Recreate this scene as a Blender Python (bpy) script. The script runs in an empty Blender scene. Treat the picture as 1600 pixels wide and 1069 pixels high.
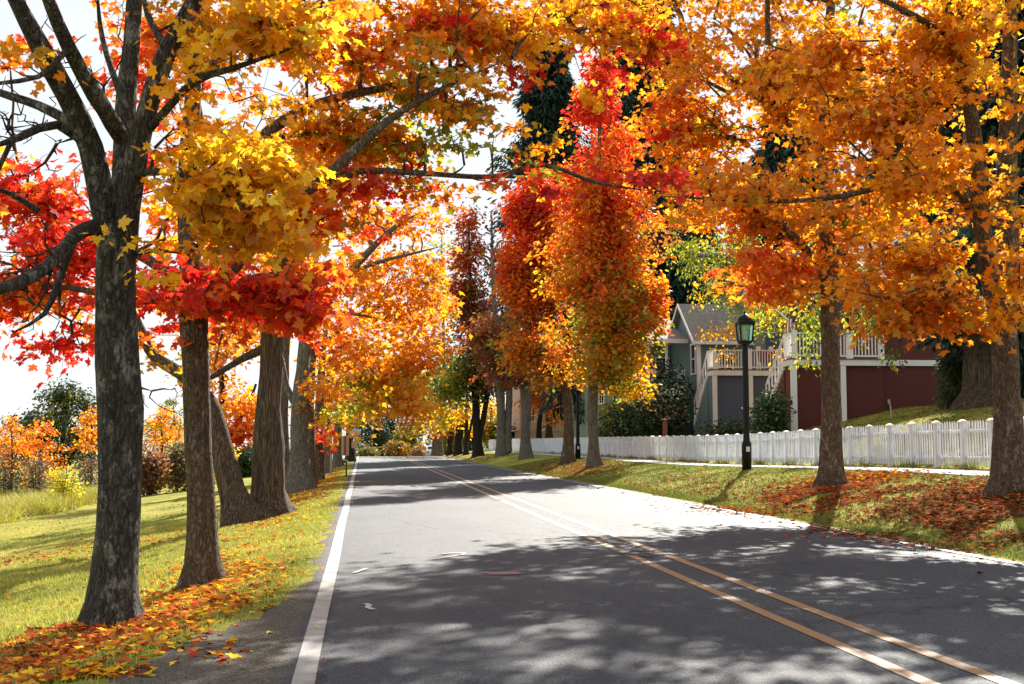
import bpy, math, random
import numpy as np
from mathutils import Vector, noise as mnoise

# ---------------------------------------------------------------- camera, sky, sun, exposure
S = bpy.context.scene
COL = S.collection
F = 2000.0                      # focal length in photograph pixels (1600 x 1069)
CX, CY = 800.0, 534.5
EYE = 1.4
PITCH = math.atan(156 / F)
YAW = math.radians(6.68)        # to the right of the road direction (+Y)
SUN_AZ = math.radians(23)       # towards +X from +Y
SUN_EL = math.radians(34)

cam = bpy.data.cameras.new('camera')
cam.sensor_width = 36
cam.lens = F / 1600 * 36
cam.clip_start = 0.1
cam.clip_end = 3000
co = bpy.data.objects.new('camera', cam)
COL.objects.link(co)
co.location = (0, 0, EYE)
co.rotation_euler = (math.pi / 2 + PITCH, 0, -YAW)
S.camera = co

w = bpy.data.worlds.new('World')
S.world = w
w.use_nodes = True
nt = w.node_tree
sky = nt.nodes.new('ShaderNodeTexSky')
sky.sky_type = 'NISHITA'
sky.sun_disc = False
sky.sun_elevation = SUN_EL
sky.sun_rotation = SUN_AZ
sky.air_density = 0.7
sky.dust_density = 0.5
sky.ozone_density = 1.0
bg = nt.nodes['Background']
bg.inputs['Strength'].default_value = 0.05
hz_ = nt.nodes.new('ShaderNodeMix')            # thin bright veil of high cloud over the clear sky
hz_.data_type = 'RGBA'
hz_.inputs[0].default_value = .9
hz_.inputs[7].default_value = (6.6, 6.9, 7.1, 1)
nt.links.new(sky.outputs[0], hz_.inputs[6])
nt.links.new(hz_.outputs[2], bg.inputs[0])

sd = bpy.data.lights.new('sun', 'SUN')
sd.energy = 5.0
sd.angle = math.radians(0.53)
sd.color = (1.0, 0.93, 0.82)
so = bpy.data.objects.new('sun', sd)
COL.objects.link(so)
sdir = Vector((math.sin(SUN_AZ) * math.cos(SUN_EL), math.cos(SUN_AZ) * math.cos(SUN_EL), math.sin(SUN_EL)))
so.rotation_euler = sdir.to_track_quat('Z', 'Y').to_euler()
so.location = (20, 40, 40)
S.view_settings.view_transform = 'Standard'
S.view_settings.look = 'None'
S.view_settings.gamma = 1
S.view_settings.exposure = 1.6
S.render.engine = 'CYCLES'
S.cycles.max_bounces = 8
S.cycles.diffuse_bounces = 4
S.cycles.transmission_bounces = 4
S.cycles.transparent_max_bounces = 8

# ---------------------------------------------------------------- picture -> place helpers
cp, sp = math.cos(PITCH), math.sin(PITCH)
cy, sy = math.cos(YAW), math.sin(YAW)


def ray(px, py):
    u, v = (px - CX) / F, (CY - py) / F
    fy, fz = cp - v * sp, sp + v * cp            # forward / up after pitch
    return Vector((u * cy + fy * sy, -u * sy + fy * cy, fz))


def at(px, py, Y):
    r = ray(px, py)
    k = Y / r.y
    return Vector((r.x * k, Y, EYE + r.z * k))


def hx(px, Y):
    return at(px, 620, Y).x


def hz(py, Y, px=1150):
    return at(px, py, Y).z


def sstep(a, b, x):
    t = np.clip((np.asarray(x, float) - a) / (b - a), 0, 1)
    return t * t * (3 - 2 * t)


XR = 7.75                                          # right edge of the asphalt
LT = np.array([0, .5, 1.5, 4, 10, 17, 40, 100, 400])
LZ = np.array([0, -.06, -.27, -.68, -1.4, -2.0, -2.5, -3.0, -3.5])
RT = np.array([0, .3, 1.2, 2.2, 3.4, 5.0, 5.25, 6.5, 8.85, 12, 16, 25, 60, 400])
RZ = np.array([0, .03, .26, .46, .63, .67, .70, 1.2, 2.0, 2.65, 3.2, 4.0, 5.5, 7.0])


def xleft(Y):
    Y = np.asarray(Y, float)
    wob = .06 * np.sin(Y * 1.9) + .05 * np.sin(Y * 4.3 + 1) + .03 * np.sin(Y * 9.1)
    return -.58 - 1.15 * (1 - sstep(6, 13.5, Y)) + wob * sstep(200, 100, Y) * .8


def terrain(X, Y):
    X = np.asarray(X, float)
    Y = np.asarray(Y, float)
    xl = xleft(Y)
    zl = np.interp(xl - X, LT, LZ)
    t = X - XR
    zr = np.interp(t, RT, RZ)
    k = 1.2 - .32 * sstep(24, 48, Y)
    far = 1 - .45 * sstep(46, 62, Y)
    yard = np.interp(t, [0, 5.25, 6.0, 500], [0, 0, 1, 1])
    base = np.minimum(zr, .70) * k
    zr = base + (zr - np.minimum(zr, .70)) * (1 - yard * (1 - far))
    z = np.where(X < xl, zl, np.where(X > XR, zr, 0))
    bump = .035 * np.sin(X * 1.7 + Y * .6) * np.sin(Y * 1.1 - X * .4) + .02 * np.sin(X * 3.1 - Y * 2.3)
    m = sstep(.3, 1.6, xl - X) + sstep(.3, 1.2, X - XR) * (1 - sstep(2.6, 3.3, t) * (1 - sstep(5.3, 6.4, t)))
    z = z + bump * m
    d = np.maximum(Y - 122, 0)
    z = z - np.minimum(d * d * .0011, 8 + 0 * d)
    return z


def tz(x, y):
    return float(terrain(x, y))


def gp(px, py):
    """where the photo ray meets the ground"""
    r = ray(px, py)
    Ys = np.arange(4, 170, .05)
    X = r.x / r.y * Ys
    Z = EYE + r.z / r.y * Ys
    g = terrain(X, Ys)
    i = np.argmax(Z <= g)
    if Z[i] > g[i]:
        i = len(Ys) - 1
    return Vector((X[i], Ys[i], g[i]))


# ---------------------------------------------------------------- mesh and object helpers
class MB:
    def __init__(self):
        self.v, self.f = [], []

    def add(self, vs, fs):
        o = len(self.v)
        self.v.extend([tuple(p) for p in vs])
        self.f.extend([tuple(i + o for i in q) for q in fs])

    def box(self, x0, x1, y0, y1, z0, z1):
        vs = [(x, y, z) for z in (z0, z1) for y in (y0, y1) for x in (x0, x1)]
        self.add(vs, [(0, 2, 3, 1), (4, 5, 7, 6), (0, 1, 5, 4), (2, 6, 7, 3), (0, 4, 6, 2), (1, 3, 7, 5)])

    def prism(self, poly, axis, a, b):
        """closed polygon of 2-D points extruded along an axis (0,1,2)"""
        n = len(poly)

        def mk(p, t):
            q = list(p)
            q.insert(axis, t)
            return tuple(q)
        vs = [mk(p, a) for p in poly] + [mk(p, b) for p in poly]
        fs = [tuple(range(n - 1, -1, -1)), tuple(range(n, 2 * n))]
        fs += [(i, (i + 1) % n, n + (i + 1) % n, n + i) for i in range(n)]
        self.add(vs, fs)

    def bar(self, p, q, wx, wz, up=(0, 0, 1)):
        p, q = Vector(p), Vector(q)
        d = (q - p).normalized()
        s = d.cross(Vector(up))
        if s.length < 1e-4:
            s = d.cross(Vector((1, 0, 0)))
        s.normalize()
        u = s.cross(d)
        vs = []
        for c in (p, q):
            for a, b in ((-1, -1), (1, -1), (1, 1), (-1, 1)):
                vs.append(c + s * a * wx / 2 + u * b * wz / 2)
        self.add(vs, [(0, 1, 2, 3), (7, 6, 5, 4), (0, 4, 5, 1), (1, 5, 6, 2), (2, 6, 7, 3), (3, 7, 4, 0)])

    def tube(self, pts, rad, n=8, cap=True):
        pts = [Vector(p) for p in pts]
        up = Vector((.31, .17, .93))
        rings = []
        for i, p in enumerate(pts):
            d = (pts[min(i + 1, len(pts) - 1)] - pts[max(i - 1, 0)]).normalized()
            s = d.cross(up)
            if s.length < .05:
                s = d.cross(Vector((1, 0, 0)))
            s.normalize()
            u = s.cross(d)
            rings.append([p + (s * math.cos(2 * math.pi * k / n) + u * math.sin(2 * math.pi * k / n)) * rad[i] for k in range(n)])
        vs = [v for r in rings for v in r]
        fs = []
        for i in range(len(pts) - 1):
            for k in range(n):
                a, b = i * n + k, i * n + (k + 1) % n
                fs.append((a, a + n, b + n, b))
        if cap:
            fs.append(tuple(range(n)))
            fs.append(tuple((len(pts) - 1) * n + k for k in range(n - 1, -1, -1)))
        self.add(vs, fs)

    def lathe(self, c, prof, n=16):
        pts = [(c[0], c[1], c[2] + h) for r, h in prof]
        vs = []
        for (r, h) in prof:
            for k in range(n):
                a = 2 * math.pi * k / n + math.pi / n
                vs.append((c[0] + r * math.cos(a), c[1] + r * math.sin(a), c[2] + h))
        fs = []
        for i in range(len(prof) - 1):
            for k in range(n):
                a, b = i * n + k, i * n + (k + 1) % n
                fs.append((a, b, b + n, a + n))
        fs.append(tuple(range(n - 1, -1, -1)))
        fs.append(tuple((len(prof) - 1) * n + k for k in range(n)))
        self.add(vs, fs)


ORIG = {}


def link(name, me, mat, parent=None):
    o = bpy.data.objects.new(name, me)
    COL.objects.link(o)
    if mat:
        me.materials.append(mat)
    if parent is not None:
        o.parent = parent
        root = parent
        while root.parent:
            root = root.parent
        l = ORIG.get(root.name)
        if l is not None:
            n = len(me.vertices)
            a = np.empty(n * 3, np.float32)
            me.vertices.foreach_get('co', a)
            a = a.reshape(-1, 3) - np.array(l, np.float32)
            me.vertices.foreach_set('co', a.ravel())
            me.update()
    return o


def part(name, mb, mat, parent=None, smooth=False):
    me = bpy.data.meshes.new(name)
    me.from_pydata(mb.v, [], mb.f)
    if smooth:
        me.polygons.foreach_set('use_smooth', [True] * len(me.polygons))
    me.update()
    return link(name, me, mat, parent)


def np_mesh(name, V, loops, starts, smooth=False, col=None):
    me = bpy.data.meshes.new(name)
    me.vertices.add(len(V))
    me.vertices.foreach_set('co', np.ascontiguousarray(V, np.float32).ravel())
    me.loops.add(len(loops))
    me.loops.foreach_set('vertex_index', np.ascontiguousarray(loops, np.int32))
    me.polygons.add(len(starts))
    me.polygons.foreach_set('loop_start', np.ascontiguousarray(starts, np.int32))
    me.polygons.foreach_set('use_smooth', np.full(len(starts), smooth, bool))
    me.update(calc_edges=True)
    if col is not None:
        a = me.attributes.new('tint', 'FLOAT_COLOR', 'FACE')
        c = np.ones((len(col), 4), np.float32)
        c[:, :3] = col
        a.data.foreach_set('color', c.ravel())
    return me


def thing(name, label, cat, loc, group=None):
    o = bpy.data.objects.new(name, None)
    COL.objects.link(o)
    o.location = loc
    o.empty_display_size = .2
    o['label'] = label
    o['category'] = cat
    if group:
        o['group'] = group
    ORIG[o.name] = tuple(loc)
    return o


def tag(o, label=None, cat=None, group=None, kind=None):
    if label:
        o['label'] = label
    if cat:
        o['category'] = cat
    if group:
        o['group'] = group
    if kind:
        o['kind'] = kind
    return o


# ---------------------------------------------------------------- materials
MATS = {}


def newmat(name):
    m = bpy.data.materials.new(name)
    m.use_nodes = True
    b = m.node_tree.nodes['Principled BSDF']
    return m, m.node_tree, b


def nd(t, typ, **kw):
    n = t.nodes.new(typ)
    for k, v in kw.items():
        if k in n.inputs:
            n.inputs[k].default_value = v
        else:
            setattr(n, k, v)
    return n


def ramp(t, src, stops):
    r = t.nodes.new('ShaderNodeValToRGB')
    e = r.color_ramp.elements
    while len(e) < len(stops):
        e.new(.5)
    for i, (p, c) in enumerate(stops):
        e[i].position = p
        e[i].color = (c[0], c[1], c[2], 1)
    t.links.new(src, r.inputs[0])
    return r


def coords(t, scale=(1, 1, 1)):
    g = t.nodes.new('ShaderNodeNewGeometry')
    mp = t.nodes.new('ShaderNodeMapping')
    mp.inputs['Scale'].default_value = scale
    t.links.new(g.outputs['Position'], mp.inputs[0])
    return mp.outputs[0]


def bump(t, b, h, strength, dist):
    bm = nd(t, 'ShaderNodeBump', Strength=strength, Distance=dist)
    t.links.new(h, bm.inputs['Height'])
    t.links.new(bm.outputs[0], b.inputs['Normal'])


def paint(name, c, rough=.55, var=.12, scale=3.0, boards=None):
    """painted / plain surface with slight dirt variation and optional board lines"""
    m, t, b = newmat(name)
    n = nd(t, 'ShaderNodeTexNoise', Scale=scale, Detail=6.0)
    t.links.new(coords(t, (1, 1, .35)), n.inputs['Vector'])
    lo = [x * (1 - var) for x in c]
    hi = [min(1, x * (1 + var)) for x in c]
    r = ramp(t, n.outputs[0], [(.3, lo), (.7, hi)])
    t.links.new(r.outputs[0], b.inputs['Base Color'])
    b.inputs['Roughness'].default_value = rough
    if boards:
        axis, pitch = boards
        wv = nd(t, 'ShaderNodeTexWave', Scale=1.0)
        wv.wave_profile = 'SAW'
        wv.bands_direction = axis
        # wave texture: one band per 2*pi/20 units at scale 1
        s = (2 * math.pi / 20) / pitch
        t.links.new(coords(t, (s, s, s)), wv.inputs['Vector'])
        bump(t, b, wv.outputs[0], .6, .02)
    return m


def leafmat(name, trans=.55, gloss=.05, spread=1.0):
    m, t, b = newmat(name)
    t.nodes.remove(b)
    out = t.nodes['Material Output']
    a = nd(t, 'ShaderNodeAttribute', attribute_name='tint')
    d = t.nodes.new('ShaderNodeBsdfDiffuse')
    tr = t.nodes.new('ShaderNodeBsdfTranslucent')
    gl = nd(t, 'ShaderNodeBsdfGlossy', Roughness=.45)
    gl.inputs['Color'].default_value = (.9, .9, .9, 1)
    mx = nd(t, 'ShaderNodeMixShader')
    mx.inputs[0].default_value = trans
    mg = nd(t, 'ShaderNodeMixShader')
    mg.inputs[0].default_value = gloss
    t.links.new(a.outputs['Color'], d.inputs['Color'])
    t.links.new(a.outputs['Color'], tr.inputs['Color'])
    t.links.new(d.outputs[0], mx.inputs[1])
    t.links.new(tr.outputs[0], mx.inputs[2])
    t.links.new(mx.outputs[0], mg.inputs[1])
    t.links.new(gl.outputs[0], mg.inputs[2])
    t.links.new(mg.outputs[0], out.inputs['Surface'])
    return m


def barkmat(name, dark, light, lichen, amount=.5, vs=.22, scale=14, fis=.6):
    """vertical plates with dark fissures, fine grain and blotches of pale lichen"""
    m, t, b = newmat(name)
    c = coords(t, (1, 1, vs))
    c1 = coords(t, (1, 1, .55))
    n1 = nd(t, 'ShaderNodeTexNoise', Scale=scale, Detail=10.0, Roughness=.75)
    t.links.new(c, n1.inputs['Vector'])
    ng = nd(t, 'ShaderNodeTexNoise', Scale=scale * 5, Detail=6.0, Roughness=.7)
    t.links.new(c1, ng.inputs['Vector'])
    wn = nd(t, 'ShaderNodeTexNoise', Scale=9.0, Detail=4.0)
    t.links.new(c, wn.inputs['Vector'])
    mv = nd(t, 'ShaderNodeMix', data_type='VECTOR')
    mv.inputs[0].default_value = .10
    t.links.new(c, mv.inputs[4])
    t.links.new(wn.outputs['Color'], mv.inputs[5])
    v = nd(t, 'ShaderNodeTexVoronoi', Scale=scale * 1.5)
    v.feature = 'DISTANCE_TO_EDGE'
    t.links.new(mv.outputs[1], v.inputs['Vector'])
    r1 = ramp(t, n1.outputs[0], [(.34, dark), (.66, light)])
    rf = ramp(t, v.outputs['Distance'], [(.0, (fis, fis * .97, fis * .94)), (.16, (1, 1, 1))])
    rg = ramp(t, ng.outputs[0], [(.35, (.6, .6, .6)), (.65, (1.3, 1.3, 1.3))])
    m1 = nd(t, 'ShaderNodeMix', data_type='RGBA', blend_type='MULTIPLY')
    m1.inputs[0].default_value = .9
    t.links.new(r1.outputs[0], m1.inputs[6])
    t.links.new(rf.outputs[0], m1.inputs[7])
    n2 = nd(t, 'ShaderNodeTexNoise', Scale=6.5, Detail=9.0, Roughness=.75)
    t.links.new(c1, n2.inputs['Vector'])
    e = .60 - .10 * amount
    r2 = ramp(t, n2.outputs[0], [(e, (0, 0, 0)), (e + .07, (amount, amount, amount))])
    mx = nd(t, 'ShaderNodeMix', data_type='RGBA')
    t.links.new(r2.outputs[0], mx.inputs[0])
    t.links.new(m1.outputs[2], mx.inputs[6])
    mx.inputs[7].default_value = (*lichen, 1)
    m2 = nd(t, 'ShaderNodeMix', data_type='RGBA', blend_type='MULTIPLY')
    m2.inputs[0].default_value = .8
    t.links.new(mx.outputs[2], m2.inputs[6])
    t.links.new(rg.outputs[0], m2.inputs[7])
    t.links.new(m2.outputs[2], b.inputs['Base Color'])
    b.inputs['Roughness'].default_value = .92
    b.inputs['Specular IOR Level'].default_value = .2
    rv = ramp(t, v.outputs['Distance'], [(0, (0, 0, 0)), (.22, (1, 1, 1))])
    ad = nd(t, 'ShaderNodeMath', operation='ADD')
    t.links.new(rv.outputs[0], ad.inputs[0])
    t.links.new(n1.outputs[0], ad.inputs[1])
    a2 = nd(t, 'ShaderNodeMath', operation='MULTIPLY_ADD')
    t.links.new(ng.outputs[0], a2.inputs[0])
    a2.inputs[1].default_value = .5
    t.links.new(ad.outputs[0], a2.inputs[2])
    bump(t, b, a2.outputs[0], 1.0, .035)
    return m


BARK = {
    'grey': barkmat('grey lichen bark', (0.032, 0.029, 0.025), (0.123, 0.116, 0.102), (0.290, 0.297, 0.268), .75, .35, 16, .6),
    'brown': barkmat('brown mottled bark', (0.072, 0.053, 0.037), (0.240, 0.180, 0.126), (0.396, 0.360, 0.300), .6, .4, 16, .65),
    'furrow': barkmat('furrowed brown bark', (0.052, 0.039, 0.027), (0.260, 0.195, 0.137), (0.338, 0.299, 0.234), .3, .07, 20, .3),
    'pale': barkmat('pale smooth bark', (.12, .105, .09), (.27, .24, .20), (.36, .35, .31), .5),
    'dark': barkmat('dark bark', (.018, .014, .011), (.07, .055, .042), (.10, .10, .08), .3),
    'white': barkmat('white birch bark', (.25, .24, .22), (.6, .58, .54), (.65, .64, .6), .5),
}
LEAF = leafmat('autumn leaf', .68, .03)
NEEDLE = leafmat('evergreen leaf', .2, .02)
DEAD = leafmat('fallen leaf', .12, .0)
BLADE = leafmat('grass blade', .35, .04)

PAL = {
    'gold': [(.88, .39, .008), (.90, .46, .012), (.85, .33, .008), (.82, .44, .018)],
    'yellow': [(.89, .53, .02), (.86, .55, .03), (.87, .46, .015), (.68, .50, .03)],
    'orange': [(.84, .30, .010), (.86, .38, .012), (.74, .19, .008), (.80, .26, .01)],
    'amber': [(.82, .29, .010), (.85, .36, .012), (.72, .21, .01), (.64, .24, .015), (.42, .28, .02)],
    'flame': [(.80, .13, .012), (.82, .20, .012), (.70, .06, .012), (.84, .30, .015)],
    'red': [(.66, .022, .014), (.56, .014, .014), (.74, .045, .014), (.70, .07, .012)],
    'crimson': [(.50, .012, .016), (.40, .012, .018), (.60, .03, .02)],
    'olive': [(.26, .26, .02), (.36, .30, .02), (.17, .20, .02), (.52, .34, .02)],
    'green': [(.10, .16, .02), (.15, .20, .025), (.08, .12, .018), (.22, .24, .025)],
    'lime': [(.34, .40, .03), (.44, .44, .03), (.22, .30, .03), (.62, .46, .03)],
    'rust': [(.42, .12, .02), (.34, .07, .02), (.50, .18, .03), (.26, .08, .02)],
    'mauve': [(.32, .10, .06), (.38, .16, .08), (.26, .09, .05), (.44, .22, .08)],
    'mix': [(.80, .26, .012), (.70, .40, .02), (.40, .34, .03), (.74, .12, .012), (.84, .44, .02)],
    'dusk': [(.30, .045, .02), (.22, .05, .02), (.16, .10, .02), (.38, .07, .02), (.12, .13, .02)],
    'fir': [(.026, .050, .038), (.036, .064, .046), (.020, .038, .030)],
    'bush': [(.07, .095, .045), (.09, .12, .05), (.055, .075, .036), (.12, .145, .06)],
    'laurel': [(.035, .07, .02), (.05, .09, .022), (.025, .05, .018)],
    'brush': [(.20, .14, .11), (.26, .18, .13), (.15, .11, .08), (.30, .24, .12)],
    'bloom': [(.20, .20, .12), (.24, .18, .15), (.17, .18, .10)],
    'litter_red': [(.40, .06, .02), (.32, .035, .018), (.44, .11, .03), (.27, .055, .025), (.46, .18, .04)],
    'litter_gold': [(.70, .34, .02), (.76, .46, .03), (.60, .20, .02), (.50, .10, .02)],
    'litter_brown': [(.19, .085, .045), (.15, .065, .035), (.26, .12, .06), (.30, .08, .04), (.13, .05, .03)],
}

_h = [(0, .06), (.10, .02), (.25, -.10), (.27, .02), (.38, .03), (.27, .16), (.46, .22), (.66, .30), (.58, .40), (.62, .53), (.42, .48), (.25, .50), (.30, .66), (.22, .74), (.11, .84), (0, 1.08)]
MAPLE = np.array(_h + [(-x, y) for x, y in _h[-2:0:-1]], float)
STAR = np.array([(0, .02), (.27, -.10), (.22, .13), (.60, .40), (.24, .47), (.17, .70), (0, 1.0), (-.17, .70), (-.24, .47), (-.60, .40), (-.22, .13), (-.27, -.10)], float)
NEEDLES = np.array([(0, 0), (.10, .4), (.16, .55), (.05, .75), (0, 1), (-.08, .7), (-.15, .6), (-.08, .35)], float)
OVAL = np.array([(0, 0), (.30, .35), (.22, .72), (0, 1), (-.22, .72), (-.30, .35)], float)
DIAM = np.array([(0, 0), (.42, .45), (0, 1), (-.42, .45)], float)
SHAPES = {'maple': MAPLE, 'star': STAR, 'needles': NEEDLES, 'oval': OVAL, 'diamond': DIAM}


def leaves_mesh(name, P, D, N, size, col, shape, rng, curl=.25):
    """P base points, D blade direction, N rough normal; one polygon per leaf"""
    n = len(P)
    D = D / np.linalg.norm(D, axis=1, keepdims=True)
    X = np.cross(D, N)
    X /= np.maximum(np.linalg.norm(X, axis=1, keepdims=True), 1e-6)
    Z = np.cross(X, D)
    T = SHAPES[shape]
    if shape == 'maple' and np.mean(P[:, 1]) > 29:
        T = STAR
    k = len(T)
    cu = rng.uniform(-.5, 1.6, n)[:, None] * curl
    lx = T[None, :, 0] * size[:, None]
    ly = T[None, :, 1] * size[:, None]
    lz = -(np.abs(T[None, :, 0]) * 1.2 + (T[None, :, 1]) ** 2 * .5) * cu * size[:, None]
    V = P[:, None, :] + lx[..., None] * X[:, None, :] + ly[..., None] * D[:, None, :] + lz[..., None] * Z[:, None, :]
    return np_mesh(name, V.reshape(-1, 3), np.arange(n * k), np.arange(n) * k, False, col)


def jitter_cols(base, rng, amt=.22):
    c = base * rng.uniform(1 - amt, 1 + amt, (len(base), 1))
    c[:, 1] *= rng.uniform(.85, 1.18, len(base))
    return np.clip(c, .003, .95)


# ---------------------------------------------------------------- trees
def catmull(pts, step):
    """pts: list of (x,y,z,r) -> dense"""
    P = np.array(pts, float)
    if len(P) < 2:
        return P
    E = np.vstack([2 * P[0] - P[1], P, 2 * P[-1] - P[-2]])
    out = []
    for i in range(1, len(E) - 2):
        p0, p1, p2, p3 = E[i - 1], E[i], E[i + 1], E[i + 2]
        L = np.linalg.norm(p2[:3] - p1[:3])
        m = max(1, int(round(L / step)))
        for q in range(m):
            t = q / m
            out.append(.5 * ((2 * p1) + (-p0 + p2) * t + (2 * p0 - 5 * p1 + 4 * p2 - p3) * t * t + (-p0 + 3 * p1 - 3 * p2 + p3) * t ** 3))
    out.append(E[-2])
    return np.array(out)


def stem_mesh(V, Lp, St, pts, n, rough, flare, seed, zb):
    """append one organic tube; pts (m,4)"""
    m = len(pts)
    d = np.gradient(pts[:, :3], axis=0)
    d /= np.maximum(np.linalg.norm(d, axis=1, keepdims=True), 1e-9)
    ref = np.array([1.0, .05, .02])
    s = ref - d * (d @ ref)[:, None]
    bad = np.linalg.norm(s, axis=1) < .2
    s[bad] = np.cross(d[bad], [0, 1, .1])
    s /= np.linalg.norm(s, axis=1, keepdims=True)
    u = np.cross(d, s)
    a = np.arange(n) * 2 * math.pi / n
    off = sum(len(x) for x in V)
    rad = np.repeat(pts[:, 3:4], n, 1)
    if flare > 0:
        h = np.maximum(pts[:, 2] - zb, 0)[:, None]
        lob = 1 + .35 * np.sin(3 * a + seed)[None] + .25 * np.sin(5 * a + seed * 2.3)[None]
        rad = rad * (1 + flare * np.exp(-h / .28) * lob + .10 * flare * np.exp(-h / 1.2))
    ring = pts[:, None, :3] + (np.cos(a)[None, :, None] * s[:, None, :] + np.sin(a)[None, :, None] * u[:, None, :]) * rad[..., None]
    if rough > 0:
        for i in range(m):
            for k in range(n):
                p = ring[i, k]
                q = Vector((p[0] * 3.2 + seed, p[1] * 3.2, p[2] * 1.1))
                f = mnoise.noise(q) * .16 + mnoise.noise(q * 3.1) * .06 + mnoise.noise(Vector((p[0] * 14, p[1] * 14, p[2] * 3 + seed))) * .035
                ring[i, k] = pts[i, :3] + (p - pts[i, :3]) * (1 + f * rough)
    V.append(ring.reshape(-1, 3))
    i = np.arange(m - 1)[:, None] * n
    k = np.arange(n)[None]
    k2 = (k + 1) % n
    q = np.stack([i + k, i + k2, i + n + k2, i + n + k], -1).reshape(-1) + off
    st0 = sum(len(x) for x in Lp)
    Lp.append(q)
    St.append(st0 + np.arange((m - 1) * n) * 4)
    # end cap
    Lp.append(np.arange(n) + off + (m - 1) * n)
    St.append(np.array([st0 + (m - 1) * n * 4]))


def pick(pal, n, rng):
    """colours for n clumps from one palette name or a blend 'a*3+b'"""
    names, wts = [], []
    for tok in pal.split('+'):
        if '*' in tok:
            a, b = tok.split('*')
            names.append(a)
            wts.append(float(b))
        else:
            names.append(tok)
            wts.append(1.0)
    ch = rng.choice(len(names), n, p=np.array(wts) / sum(wts))
    return [names[c] for c in ch]


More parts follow.
